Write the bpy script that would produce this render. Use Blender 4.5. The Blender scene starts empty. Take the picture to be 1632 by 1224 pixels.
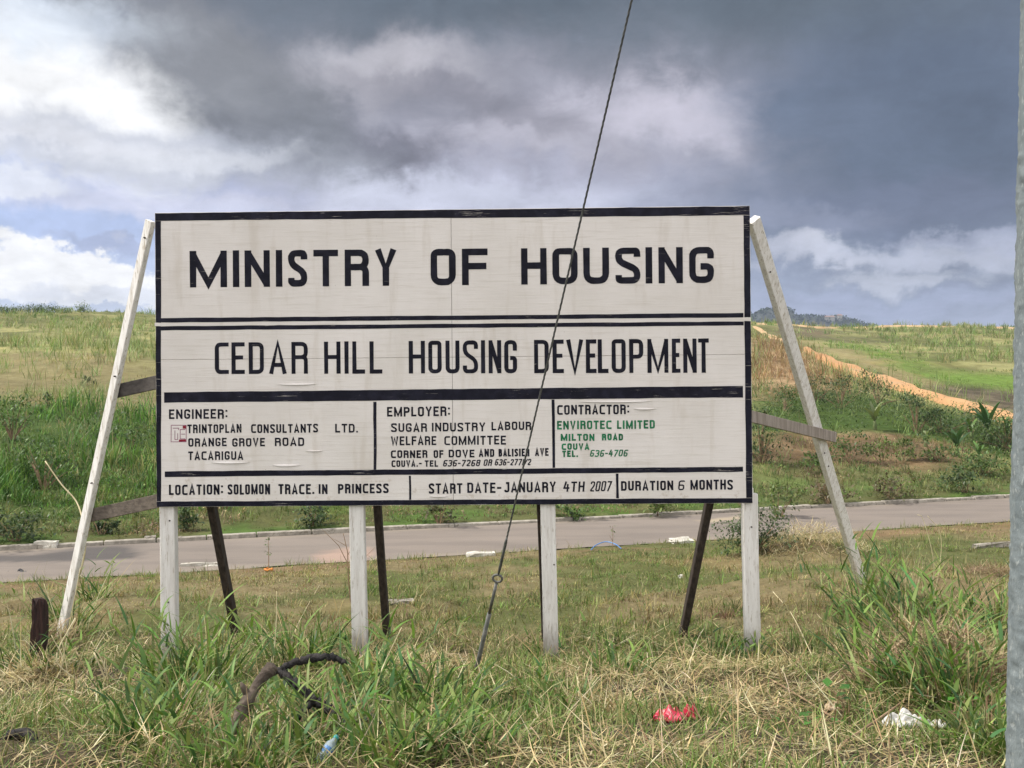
import bpy, bmesh, math, random
import numpy as np
from mathutils import Matrix, Vector

sc = bpy.context.scene
col = sc.collection
rng = np.random.default_rng(7)
random.seed(7)

# ------------------------------------------------------------------ camera
F = 1601.0                      # focal length in photo pixels (photo 1632 wide)
PITCH, ROLL = math.radians(0.285), math.radians(0.495)
EYE = np.array([0.0, 0.0, 2.2])
FWD = np.array([0, math.cos(PITCH), math.sin(PITCH)])
UP0 = np.array([0, -math.sin(PITCH), math.cos(PITCH)])
RT0 = np.array([1.0, 0, 0])
RT = math.cos(ROLL) * RT0 - math.sin(ROLL) * UP0
UPV = math.cos(ROLL) * UP0 + math.sin(ROLL) * RT0
cd = bpy.data.cameras.new("camera")
cam = bpy.data.objects.new("camera", cd)
col.objects.link(cam)
cd.lens = 36.0 * F / 1632.0
cd.sensor_width = 36.0
cd.clip_start, cd.clip_end = 0.05, 20000.0
m = Matrix.Identity(4)
for i in range(3):
    m[i][0], m[i][1], m[i][2], m[i][3] = RT[i], UPV[i], -FWD[i], EYE[i]
cam.matrix_world = m
sc.camera = cam


def ray(px, py):
    d = FWD + RT * ((px - 816.0) / F) + UPV * ((612.0 - py) / F)
    return d / np.linalg.norm(d)


def at(px, py, Y):
    d = ray(px, py)
    return EYE + d * (Y / d[1])


# ------------------------------------------------------------------ light
SUN_AZ, SUN_EL = math.radians(-86), math.radians(52)     # azimuth from +Y, negative = left
sd = np.array([math.sin(SUN_AZ) * math.cos(SUN_EL), math.cos(SUN_AZ) * math.cos(SUN_EL), math.sin(SUN_EL)])
sl = bpy.data.lights.new("sun", 'SUN')
sl.energy = 4.2
sl.angle = math.radians(3.0)
sl.color = (1.0, 0.95, 0.86)
so = bpy.data.objects.new("sun", sl)
col.objects.link(so)
so.rotation_euler = Vector(sd).to_track_quat('Z', 'Y').to_euler()

sc.view_settings.view_transform = 'Standard'
sc.view_settings.look = 'None'
EXPO = 0.35
sc.view_settings.exposure = EXPO
sc.view_settings.gamma = 1.0
sc.view_settings.use_curve_mapping = False
sc.cycles.max_bounces = 6
sc.cycles.transparent_max_bounces = 8


def lin(c):
    c = np.asarray(c, float) / 255.0
    return tuple(np.where(c <= 0.04045, c / 12.92, ((c + 0.055) / 1.055) ** 2.4))


# ------------------------------------------------------------------ node helper
class NT:
    def __init__(self, tree):
        self.t = tree
        tree.nodes.clear()

    def node(self, typ, **kw):
        n = self.t.nodes.new(typ)
        for k, v in kw.items():
            setattr(n, k, v)
        return n

    def put(self, sock, v):
        if isinstance(v, bpy.types.NodeSocket):
            self.t.links.new(v, sock)
        else:
            sock.default_value = v

    def m(self, op, a, b=None, c=None, clamp=False):
        n = self.node('ShaderNodeMath', operation=op)
        n.use_clamp = clamp
        self.put(n.inputs[0], a)
        if b is not None:
            self.put(n.inputs[1], b)
        if c is not None:
            self.put(n.inputs[2], c)
        return n.outputs[0]

    def mix(self, f, a, b, mode='MIX'):
        n = self.node('ShaderNodeMix', data_type='RGBA', blend_type=mode)
        self.put(n.inputs[0], f)
        self.put(n.inputs[6], a if isinstance(a, bpy.types.NodeSocket) else (*a[:3], 1))
        self.put(n.inputs[7], b if isinstance(b, bpy.types.NodeSocket) else (*b[:3], 1))
        return n.outputs[2]

    def noise(self, vec, scale, detail=4, rough=0.55, dist=0.0, dim='3D'):
        n = self.node('ShaderNodeTexNoise', noise_dimensions=dim)
        self.put(n.inputs['Vector'], vec)
        n.inputs['Scale'].default_value = scale
        n.inputs['Detail'].default_value = detail
        n.inputs['Roughness'].default_value = rough
        n.inputs['Distortion'].default_value = dist
        return n.outputs['Fac']

    def step(self, v, lo, hi, a=0.0, b=1.0):
        n = self.node('ShaderNodeMapRange', interpolation_type='SMOOTHSTEP')
        self.put(n.inputs[0], v)
        n.inputs[1].default_value, n.inputs[2].default_value = lo, hi
        n.inputs[3].default_value, n.inputs[4].default_value = a, b
        return n.outputs[0]

    def mapping(self, vec, scale=(1, 1, 1), loc=(0, 0, 0), rot=(0, 0, 0)):
        n = self.node('ShaderNodeMapping')
        self.put(n.inputs['Vector'], vec)
        n.inputs['Scale'].default_value = scale
        n.inputs['Location'].default_value = loc
        n.inputs['Rotation'].default_value = rot
        return n.outputs[0]


# ------------------------------------------------------------------ sky
W = bpy.data.worlds.new("World")
sc.world = W
W.use_nodes = True
SKY = 0.1
q = NT(W.node_tree)
out = q.node('ShaderNodeOutputWorld')
bg = q.node('ShaderNodeBackground')
bg.inputs[1].default_value = SKY
q.t.links.new(bg.outputs[0], out.inputs[0])
sky = q.node('ShaderNodeTexSky', sky_type='NISHITA')
sky.sun_disc = False
sky.sun_elevation = SUN_EL
sky.sun_rotation = SUN_AZ
sky.air_density, sky.dust_density, sky.ozone_density = 1.0, 1.6, 1.4
tc = q.node('ShaderNodeTexCoord')
sep = q.node('ShaderNodeSeparateXYZ')
q.put(sep.inputs[0], tc.outputs['Generated'])
dx, dy, dz = sep.outputs
az = q.m('ARCTAN2', dx, dy)
el = q.m('ARCSINE', dz)
# cloud layer coordinates: flattened towards the horizon
den = q.m('ADD', q.m('MAXIMUM', dz, 0.0), 0.32)
cxy = q.node('ShaderNodeCombineXYZ')
q.put(cxy.inputs[0], q.m('DIVIDE', dx, den))
q.put(cxy.inputs[1], q.m('DIVIDE', dy, den))
q.put(cxy.inputs[2], 0.37)
P = cxy.outputs[0]
n1 = q.noise(P, 1.7, 6, 0.52, 0.15)
n2 = q.noise(q.mapping(P, loc=(4.1, 2.2, 0.9)), 3.2, 7, 0.55, 0.2)
n3 = q.noise(q.mapping(P, loc=(1.3, 7.7, 0.2)), 6.5, 9, 0.60, 0.45)
n4 = q.noise(tc.outputs['Generated'], 9.0, 8, 0.62, 0.3)
n5 = q.noise(q.mapping(P, loc=(9.3, 0.7, 2.2)), 17.0, 8, 0.62, 0.6)
n7 = q.noise(q.mapping(tc.outputs['Generated'], loc=(3, 5, 1)), 24.0, 6, 0.6, 0.2)
n8 = q.noise(q.mapping(tc.outputs['Generated'], loc=(7, 2, 4)), 26.0, 6, 0.6, 0.2)
waz = q.m('ADD', az, q.m('ADD', q.m('MULTIPLY', q.m('SUBTRACT', n2, 0.5), 0.15), q.m('ADD', q.m('MULTIPLY', q.m('SUBTRACT', n3, 0.5), 0.08), q.m('MULTIPLY', q.m('SUBTRACT', n7, 0.5), 0.05))))
wel = q.m('ADD', el, q.m('ADD', q.m('MULTIPLY', q.m('SUBTRACT', n1, 0.5), 0.08), q.m('ADD', q.m('MULTIPLY', q.m('SUBTRACT', n4, 0.5), 0.06), q.m('MULTIPLY', q.m('SUBTRACT', n8, 0.5), 0.045))))


def azel(px, py):
    d = ray(px, py)
    return math.atan2(d[0], d[1]), math.asin(d[2])


def cl(c):
    return tuple(v / SKY / 2 ** EXPO for v in lin(c))


cur = q.mix(1.0, sky.outputs[0], (1.0, 1.0, 1.0), 'MULTIPLY')
# thin veil everywhere plus a broken cloud cover over the rest of the dome
cur = q.mix(0.35, cur, cl((176, 188, 222)))
# horizon haze is left to the sky model
cover = q.step(q.m('ADD', q.m('MULTIPLY', n1, 0.7), q.m('MULTIPLY', n2, 0.3)), 0.36, 0.6)
shade = q.step(n2, 0.35, 0.65)
dome = q.mix(shade, cl((150, 152, 165)), cl((236, 236, 240)))
hi = q.step(el, 0.30, 0.62)                              # above the picture, overhead
cur = q.mix(q.m('MULTIPLY', cover, q.m('ADD', q.m('MULTIPLY', hi, 0.8), 0.12)), cur, dome)
behind = q.step(dy, 0.35, -0.25)                       # unseen broken cloud behind the camera, brightened to light the board's face
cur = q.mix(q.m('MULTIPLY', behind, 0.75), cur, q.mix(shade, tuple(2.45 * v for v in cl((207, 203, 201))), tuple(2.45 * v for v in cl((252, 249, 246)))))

# (px, py, rx, ry, tilt deg, colour, strength, lo, hi, noise amount, which noise)
BLOBS = [
    (120, 330, 460, 100, 0, (178, 194, 233), 0.8, 0.1, 0.8, 0.3, 0),
    (560, 310, 500, 60, 4, (196, 200, 226), 0.85, 0.1, 0.9, 0.5, 1),
    (1450, 430, 480, 150, 0, (170, 178, 202), 1.0, 0.1, 0.7, 0.2, 0),
    (760, 480, 620, 110, 0, (186, 196, 222), 0.8, 0.1, 0.8, 0.2, 0),
    (60, 476, 300, 40, 0, (196, 206, 228), 0.85, 0.2, 0.8, 0.6, 2),
    (120, 432, 180, 44, 6, (242, 243, 246), 1.0, 0.36, 0.56, 1.6, 3),
    (10, 420, 130, 30, 0, (244, 245, 248), 0.95, 0.36, 0.58, 1.5, 3),
    (180, 462, 120, 20, 0, (214, 219, 232), 0.7, 0.3, 0.7, 1.2, 3),
    (190, 390, 90, 13, 6, (166, 176, 206), 0.75, 0.3, 0.8, 1.0, 3),
    (300, 330, 360, 26, 3, (214, 216, 234), 0.7, 0.2, 0.9, 0.8, 2),
    (30, 284, 110, 24, 0, (226, 230, 241), 0.85, 0.3, 0.8, 1.0, 3),
    # big dark mass, reaching lower on the right
    (900, 50, 800, 215, 0, (134, 138, 150), 1.0, 0.15, 0.7, 0.5, 0),
    (1460, 210, 440, 270, 0, (118, 129, 150), 1.0, 0.1, 0.75, 0.4, 0),
    (1000, -40, 950, 175, 3, (98, 109, 122), 1.0, 0.15, 0.85, 0.5, 1),
    # lilac bright belly
    (760, 200, 460, 110, -3, (144, 145, 158), 0.9, 0.05, 0.95, 0.7, 1),
    (1000, 240, 400, 90, -6, (168, 168, 183), 0.95, 0.05, 0.95, 0.8, 1),
    (1140, 185, 190, 50, 8, (208, 205, 220), 0.9, 0.15, 0.95, 1.0, 2),
    (600, 118, 170, 50, 0, (196, 194, 203), 0.85, 0.1, 0.95, 1.1, 2),
    (900, 215, 230, 40, -6, (190, 188, 202), 0.7, 0.1, 0.95, 1.1, 2),
    (880, 305, 340, 50, 0, (172, 174, 194), 0.85, 0.1, 0.95, 0.9, 2),
    (1130, 318, 220, 46, 0, (150, 156, 177), 0.7, 0.1, 0.95, 0.8, 1),
    # dark pieces
    (560, 255, 160, 48, 6, (112, 113, 126), 1.0, 0.15, 0.8, 0.9, 2),
    (390, 150, 240, 72, 30, (122, 126, 135), 0.95, 0.1, 0.85, 0.8, 1),
    (300, 60, 200, 60, 20, (140, 143, 150), 0.8, 0.1, 0.9, 0.8, 1),
    (720, 175, 240, 28, 12, (131, 131, 143), 0.6, 0.15, 0.9, 1.0, 2),
    (1480, 180, 270, 160, 0, (94, 107, 128), 0.95, 0.1, 0.85, 0.5, 1),
    (1480, 310, 220, 46, 4, (106, 116, 139), 0.9, 0.15, 0.8, 1.0, 2),
    (1290, 345, 120, 26, 0, (136, 144, 167), 0.7, 0.15, 0.85, 1.0, 2),
    # left white glare, and the grey below it
    (50, 125, 290, 100, 16, (252, 253, 255), 1.0, 0.22, 0.75, 1.0, 2),
    (20, 20, 190, 44, 0, (222, 231, 243), 0.75, 0.1, 0.9, 0.8, 2),
    (200, 225, 340, 52, 5, (188, 193, 207), 0.85, 0.15, 0.85, 0.9, 2),
    (60, 196, 190, 24, 4, (228, 230, 238), 0.7, 0.2, 0.9, 1.1, 3),
    (300, 245, 200, 20, 0, (222, 225, 233), 0.6, 0.2, 0.9, 1.1, 3),
    (720, 318, 260, 36, 0, (200, 204, 222), 0.85, 0.1, 0.9, 0.9, 2),
    # light pieces low on the right
    (1335, 388, 60, 30, 8, (204, 207, 220), 0.8, 0.25, 0.85, 1.3, 3),
    (1260, 400, 70, 30, -20, (190, 194, 210), 0.75, 0.25, 0.85, 1.3, 3),
    (1470, 402, 200, 26, 3, (192, 197, 214), 0.75, 0.2, 0.9, 1.2, 3),
    (1430, 442, 110, 22, 0, (198, 203, 218), 0.7, 0.2, 0.9, 1.2, 3),
    (1560, 375, 120, 16, 5, (176, 182, 204), 0.6, 0.2, 0.9, 1.2, 3),
    (1400, 490, 330, 24, 0, (164, 173, 200), 0.7, 0.1, 0.9, 0.4, 0),
]
n23 = q.m('ADD', q.m('MULTIPLY', n2, 0.55), q.m('MULTIPLY', n3, 0.45))
n34 = q.m('ADD', q.m('MULTIPLY', n3, 0.6), q.m('MULTIPLY', n4, 0.4))
n6 = q.noise(q.mapping(tc.outputs['Generated'], scale=(1, 1, 1.5)), 19.0, 7, 0.6, 0.35)
NZ = [n1, n23, n34, q.m('ADD', q.m('MULTIPLY', n6, 0.7), q.m('MULTIPLY', n4, 0.3))]
for px, py, rx, ry, tilt, c, st, lo, hi_, amt, wn in BLOBS:
    a0, e0 = azel(px, py)
    t_ = math.radians(tilt)
    sx, sy = rx / F, ry / F
    u = q.m('SUBTRACT', waz, a0)
    v = q.m('SUBTRACT', wel, e0)
    uu = q.m('ADD', q.m('MULTIPLY', u, math.cos(t_) / sx), q.m('MULTIPLY', v, -math.sin(t_) / sx))
    vv = q.m('ADD', q.m('MULTIPLY', u, math.sin(t_) / sy), q.m('MULTIPLY', v, math.cos(t_) / sy))
    r2 = q.m('ADD', q.m('MULTIPLY', uu, uu), q.m('MULTIPLY', vv, vv))
    g = q.m('EXPONENT', q.m('MULTIPLY', r2, -0.9))
    g = q.m('ADD', g, q.m('MULTIPLY', q.m('SUBTRACT', NZ[wn], 0.5), amt))
    msk = q.m('MULTIPLY', q.step(g, lo, hi_), st)
    near = q.step(r2, 4.0, 1.5)
    cur = q.mix(q.m('MULTIPLY', msk, near), cur, cl(c))
# soft lumps of light and dark inside all the cloud
lum = q.m('ADD', 0.32, q.m('ADD', q.m('MULTIPLY', n3, 0.58), q.m('ADD', q.m('MULTIPLY', n4, 0.48), q.m('ADD', q.m('MULTIPLY', n5, 0.26), q.m('MULTIPLY', n2, 0.18)))))
lc = q.node('ShaderNodeCombineXYZ')
for i in range(3):
    q.put(lc.inputs[i], lum)
cur = q.mix(1.0, cur, lc.outputs[0], 'MULTIPLY')
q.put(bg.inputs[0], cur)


# ------------------------------------------------------------------ numpy noise and terrain
def _hash(ix, iy, seed):
    h = (ix.astype(np.int64) * 374761393 + iy.astype(np.int64) * 668265263 + seed * 2147483647) & 0xffffffff
    h = ((h ^ (h >> 13)) * 1274126177) & 0xffffffff
    h = (h ^ (h >> 16)) & 0xffffffff
    return h / 4294967295.0


def vnoise(x, y, seed=0):
    ix, iy = np.floor(x), np.floor(y)
    fx, fy = x - ix, y - iy
    fx, fy = fx * fx * (3 - 2 * fx), fy * fy * (3 - 2 * fy)
    a, b = _hash(ix, iy, seed), _hash(ix + 1, iy, seed)
    c, d = _hash(ix, iy + 1, seed), _hash(ix + 1, iy + 1, seed)
    return (a * (1 - fx) + b * fx) * (1 - fy) + (c * (1 - fx) + d * fx) * fy


def fbm(x, y, seed=0, octs=4):
    s, a, t = 0.0, 0.5, 0.0
    for k in range(octs):
        s = s + a * vnoise(x, y, seed + k * 17)
        t += a
        x, y, a = x * 2.03 + 5.1, y * 2.03 + 1.7, a * 0.5
    return s / t


def sstep(v, lo, hi):
    t = np.clip((v - lo) / (hi - lo), 0, 1)
    return t * t * (3 - 2 * t)


RS, RY = 0.325, 20.45           # road slope in plan, and where it crosses x = 0
CR = math.cos(math.atan(RS))


def road_d(x, y):
    return (y - (RY + RS * x)) * CR


HALF = 1.82
ZR = -0.80


def H0(x, y):
    x = np.asarray(x, float)
    y = np.asarray(y, float)
    d = road_d(x, y)
    yE = np.maximum(RY - 2.0 + RS * x, 11.0)
    near = np.interp(y, [-6, 3.0, 4.4, 6.2, 8.2], [0.66, 0.66, 0.58, 0.27, 0.0])
    t = np.clip((y - 8.2) / np.maximum(yE - 8.2, 1.0), 0, 1)
    near = near - 0.78 * t
    near = near + 0.30 * np.exp(-(((x - 4.0) / 1.7) ** 2 + ((y - 11.3) / 2.0) ** 2))
    near = near + 0.30 * np.exp(-(((x - 4.5) / 1.0) ** 2 + ((y - 15.6) / 1.0) ** 2))
    near = near + 0.16 * np.exp(-(((x - 2.8) / 0.9) ** 2 + ((y - 6.4) / 1.1) ** 2))
    near = near + (fbm(x * 1.3, y * 1.3, 3) - 0.5) * 0.16 * np.clip((HALF + 0.6 + -(d + HALF * 2 + 0.6)) / 2.0, 0, 1)
    w = d - HALF
    wc = np.clip(100.5 - 0.04 * x, 60, 130)
    rise = 0.12 * (wc - np.logaddexp(0, (wc - w) / 7.0) * 7.0)
    rise = np.where(w > 0, rise + 0.12 * np.logaddexp(0, wc / 7.0) * 7.0 - 0.12 * wc, 0)
    fall = np.maximum(w - wc - 5, 0)
    far = -0.70 + rise * sstep(w, 0, 4.0) - 0.02 * np.minimum(fall, 600)
    amp = np.clip(w / 25.0, 0, 1)
    far = far + (fbm(x * 0.07, y * 0.07, 11) - 0.5) * 1.5 * amp + (fbm(x * 0.6, y * 0.6, 5) - 0.5) * 0.3 * np.clip(w / 4, 0, 1) * np.clip(1.6 - w / 22, 0.1, 1)
    z = np.where(d < 0, near, far)
    inr = sstep(np.abs(d), HALF + 0.22, HALF - 0.02)
    return z * (1 - inr) + (ZR - 0.07) * inr


def H(x, y):
    return H0(x, y)


def ground_pt(px, py, t0=2.0):
    d = ray(px, py)
    t = t0
    prev = t
    while t < 600:
        p = EYE + d * t
        if p[2] < float(H(p[0], p[1])):
            lo, hi = prev, t
            for _ in range(30):
                mid = (lo + hi) / 2
                p = EYE + d * mid
                if p[2] < float(H(p[0], p[1])):
                    hi = mid
                else:
                    lo = mid
            return EYE + d * hi
        prev = t
        t *= 1.01
    return EYE + d * 150.0


def inpoly(x, y, poly):
    x = np.asarray(x)
    r = np.zeros(x.shape, bool)
    n = len(poly)
    for i in range(n):
        x0, y0 = poly[i]
        x1, y1 = poly[(i + 1) % n]
        if y0 == y1:
            continue
        c = (y0 > y) != (y1 > y)
        r ^= c & (x < (x1 - x0) * (y - y0) / (y1 - y0) + x0)
    return r


def wpoly(pts):
    return [tuple(ground_pt(a, b)[:2]) for a, b in pts]


def soft_in(x, y, poly, j, seed):
    """fraction inside a ground polygon with a ragged edge of size j"""
    s = 0.0
    for k in range(5):
        ang = k * 2.51
        jx = (fbm(x / j * 0.8, y / j * 0.8, seed + k) - 0.5) * 2.4 * j + 0.3 * j * math.cos(ang)
        jy = (fbm(x / j * 0.8 + 40, y / j * 0.8, seed + 9 + k) - 0.5) * 2.4 * j + 0.3 * j * math.sin(ang)
        s = s + inpoly(x + jx, y + jy, poly)
    return s / 5.0


# ground zones, read off the photograph and laid on the terrain
Z_LTALL = wpoly([(-260, 645), (60, 648), (250, 660), (420, 690), (420, 800), (250, 812), (60, 815), (-260, 830)])
Z_LBROWN = wpoly([(-200, 560), (60, 562), (170, 560), (300, 590), (330, 660), (200, 660), (60, 640), (-200, 640)])
Z_RSOIL = wpoly([(1195, 705), (1240, 688), (1320, 690), (1420, 690), (1500, 705), (1560, 735), (1480, 750), (1330, 742), (1240, 738), (1195, 745)])
Z_RBUSH = wpoly([(1195, 640), (1250, 625), (1330, 622), (1420, 640), (1540, 668), (1700, 690), (1720, 745), (1560, 725), (1500, 700), (1400, 688), (1300, 685), (1195, 690)])
Z_RGREEN = wpoly([(1320, 545), (1370, 548), (1480, 590), (1700, 600), (1700, 640), (1560, 622), (1430, 590)])
Z_RDARK = wpoly([(1460, 612), (1560, 616), (1720, 625), (1720, 690), (1620, 660), (1540, 640)])
Z_RDRY = wpoly([(1190, 535), (1250, 545), (1285, 565), (1340, 600), (1380, 620), (1300, 625), (1190, 640)])
Z_RPLOW = wpoly([(1230, 520), (1330, 524), (1340, 540), (1290, 545)])
Z_RUT = wpoly([(1270, 535), (1300, 545), (1440, 590), (1500, 612), (1480, 622), (1400, 600), (1290, 556)])


# ------------------------------------------------------------------ object helpers
def tag(o, label=None, cat=None, group=None, kind=None):
    if label:
        o['label'] = label
    if cat:
        o['category'] = cat
    if group:
        o['group'] = group
    if kind:
        o['kind'] = kind
    return o


def empty(name, loc, rz=0.0):
    o = bpy.data.objects.new(name, None)
    col.objects.link(o)
    o.location = loc
    o.rotation_euler = (0, 0, rz)
    o.empty_display_size = 0.2
    return o


def np_mesh(name, verts, quads=None, tris=None, color=None, mat=None, parent=None, smooth=False):
    me = bpy.data.meshes.new(name)
    verts = np.asarray(verts, np.float32).reshape(-1, 3)
    nq = 0 if quads is None else len(quads)
    nt = 0 if tris is None else len(tris)
    idx = []
    if nq:
        idx.append(np.asarray(quads, np.int32).ravel())
    if nt:
        idx.append(np.asarray(tris, np.int32).ravel())
    idx = np.concatenate(idx)
    me.vertices.add(len(verts))
    me.vertices.foreach_set('co', verts.ravel())
    me.loops.add(len(idx))
    me.loops.foreach_set('vertex_index', idx)
    me.polygons.add(nq + nt)
    st = np.concatenate([np.arange(nq) * 4, nq * 4 + np.arange(nt) * 3]).astype(np.int32)
    me.polygons.foreach_set('loop_start', st)
    if smooth:
        me.polygons.foreach_set('use_smooth', np.ones(nq + nt, bool))
    me.update(calc_edges=True)
    if color is not None:
        ca = me.color_attributes.new('Col', 'FLOAT_COLOR', 'POINT')
        c = np.ones((len(verts), 4), np.float32)
        c[:, :3] = color
        ca.data.foreach_set('color', c.ravel())
    if mat:
        me.materials.append(mat)
    o = bpy.data.objects.new(name, me)
    col.objects.link(o)
    if parent:
        o.parent = parent
    return o


def bm_obj(name, bm, mat, parent=None, smooth=False, bevel=0.0):
    if bevel:
        bmesh.ops.bevel(bm, geom=list(bm.edges), offset=bevel, segments=1, affect='EDGES', profile=0.5)
    bmesh.ops.recalc_face_normals(bm, faces=list(bm.faces))
    me = bpy.data.meshes.new(name)
    bm.to_mesh(me)
    bm.free()
    if smooth:
        for p in me.polygons:
            p.use_smooth = True
    me.materials.append(mat)
    o = bpy.data.objects.new(name, me)
    col.objects.link(o)
    if parent:
        o.parent = parent
    return o


def add_beam(bm, p0, p1, w, t, side=(1, 0, 0), seg=1, wob=0.0035):
    """square timber from p0 to p1; w along `side`, t across it; with seg > 1 it is slightly bowed, worn and chamfered"""
    p0, p1 = Vector(p0), Vector(p1)
    a = (p1 - p0).normalized()
    s = Vector(side)
    s = (s - a * s.dot(a)).normalized()
    n = a.cross(s).normalized()
    if seg == 1:
        sec = [(-1, -1), (1, -1), (1, 1), (-1, 1)]
    else:
        cx_, cy_ = 1 - 0.012 / w, 1 - 0.012 / t
        sec = [(-cx_, -1), (cx_, -1), (1, -cy_), (1, cy_), (cx_, 1), (-cx_, 1), (-1, cy_), (-1, -cy_)]
    ph = random.uniform(0, 6)
    rings = []
    for k in range(seg + 1):
        f = k / seg
        o_ = Vector((0, 0, 0))
        if seg > 1:
            o_ = s * (math.sin(ph + f * 4.2) * wob) + n * (math.cos(ph * 2 + f * 3.1) * wob)
        ring = []
        for i, j in sec:
            e = random.uniform(-.0012, .0012) if seg > 1 else 0
            ring.append(bm.verts.new(p0.lerp(p1, f) + o_ + s * (i * w / 2 + e) + n * (j * t / 2 + e)))
        rings.append(ring)
    m_ = len(sec)
    for r0, r1 in zip(rings, rings[1:]):
        for k in range(m_):
            bm.faces.new((r0[k], r0[(k + 1) % m_], r1[(k + 1) % m_], r1[k]))
    bm.faces.new(rings[0][::-1])
    bm.faces.new(rings[-1])


def add_box(bm, lo, hi):
    x0, y0, z0 = lo
    x1, y1, z1 = hi
    vs = [bm.verts.new(v) for v in ((x0, y0, z0), (x1, y0, z0), (x1, y1, z0), (x0, y1, z0), (x0, y0, z1), (x1, y0, z1), (x1, y1, z1), (x0, y1, z1))]
    for f in ((3, 2, 1, 0), (4, 5, 6, 7), (0, 1, 5, 4), (1, 2, 6, 5), (2, 3, 7, 6), (3, 0, 4, 7)):
        bm.faces.new([vs[k] for k in f])


def add_tube(bm, pts, radii, n=8, cap=True, lump=0.0, seed=0):
    pts = [Vector(p) for p in pts]
    if not hasattr(radii, '__len__'):
        radii = [radii] * len(pts)
    rr = random.Random(seed)
    rings = []
    ref = Vector((0, 0, 1))
    for i, p in enumerate(pts):
        a = (pts[min(i + 1, len(pts) - 1)] - pts[max(i - 1, 0)]).normalized()
        r0 = ref if abs(a.dot(ref)) < 0.95 else Vector((1, 0, 0))
        s = a.cross(r0).normalized()
        t = a.cross(s).normalized()
        ring = []
        for k in range(n):
            an = 2 * math.pi * k / n
            r = radii[i] * (1 + lump * (rr.random() - 0.5) * 2)
            ring.append(bm.verts.new(p + s * (math.cos(an) * r) + t * (math.sin(an) * r)))
        rings.append(ring)
    for a, b in zip(rings, rings[1:]):
        for k in range(n):
            bm.faces.new((a[k], a[(k + 1) % n], b[(k + 1) % n], b[k]))
    if cap:
        bm.faces.new(rings[0][::-1])
        bm.faces.new(rings[-1])


def smooth_path(pts, n=6):
    pts = [np.array(p, float) for p in pts]
    P_ = [2 * pts[0] - pts[1]] + pts + [2 * pts[-1] - pts[-2]]
    o = []
    for i in range(1, len(P_) - 2):
        for k in range(n):
            t = k / n
            a, b, c, d = P_[i - 1], P_[i], P_[i + 1], P_[i + 2]
            o.append(0.5 * (2 * b + (c - a) * t + (2 * a - 5 * b + 4 * c - d) * t * t + (3 * b - a - 3 * c + d) * t ** 3))
    o.append(pts[-1])
    return o


# ------------------------------------------------------------------ materials
def new_mat(name):
    mt = bpy.data.materials.new(name)
    mt.use_nodes = True
    n = NT(mt.node_tree)
    o = n.node('ShaderNodeOutputMaterial')
    b = n.node('ShaderNodeBsdfPrincipled')
    n.t.links.new(b.outputs[0], o.inputs[0])
    return mt, n, b, o


def bump(n, b, h, strength=0.3, dist=0.01):
    bn = n.node('ShaderNodeBump')
    bn.inputs['Strength'].default_value = strength
    bn.inputs['Distance'].default_value = dist
    n.put(bn.inputs['Height'], h)
    n.put(b.inputs['Normal'], bn.outputs[0])


def mat_leaf(name, trans=0.35, rough=0.55, spec=0.25):
    mt, n, b, o = new_mat(name)
    at_ = n.node('ShaderNodeAttribute', attribute_name='Col')
    n.put(b.inputs['Base Color'], at_.outputs['Color'])
    b.inputs['Roughness'].default_value = rough
    b.inputs['Specular IOR Level'].default_value = spec
    tr = n.node('ShaderNodeBsdfTranslucent')
    n.put(tr.inputs['Color'], n.mix(1.0, at_.outputs['Color'], (1.1, 1.15, 0.75), 'MULTIPLY'))
    mx = n.node('ShaderNodeMixShader')
    mx.inputs[0].default_value = trans
    n.t.links.new(b.outputs[0], mx.inputs[1])
    n.t.links.new(tr.outputs[0], mx.inputs[2])
    n.t.links.new(mx.outputs[0], o.inputs[0])
    return mt


def mat_noise(name, c0, c1, scale=4.0, rough=0.8, stretch=(1, 1, 1), lo=0.35, hi=0.65, bmp=0.3, bdist=0.01, detail=6, spec=0.3, c2=None, s2=30.0):
    mt, n, b, o = new_mat(name)
    tcn = n.node('ShaderNodeTexCoord')
    v = n.mapping(tcn.outputs['Object'], scale=stretch)
    f = n.noise(v, scale, detail, 0.6)
    c = n.mix(n.step(f, lo, hi), c0, c1)
    if c2 is not None:
        c = n.mix(n.step(n.noise(v, s2, 4, 0.6), 0.56, 0.66), c, c2)
    n.put(b.inputs['Base Color'], c)
    b.inputs['Roughness'].default_value = rough
    b.inputs['Specular IOR Level'].default_value = spec
    if bmp:
        bump(n, b, n.noise(v, scale * 4, 6, 0.65), bmp, bdist)
    return mt


M_GRASS = mat_leaf('grass_blades', 0.27)
M_LEAF = mat_leaf('leaves', 0.3, 0.45, 0.35)
M_STRAW = mat_leaf('dry_straw', 0.2, 0.7, 0.15)


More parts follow.
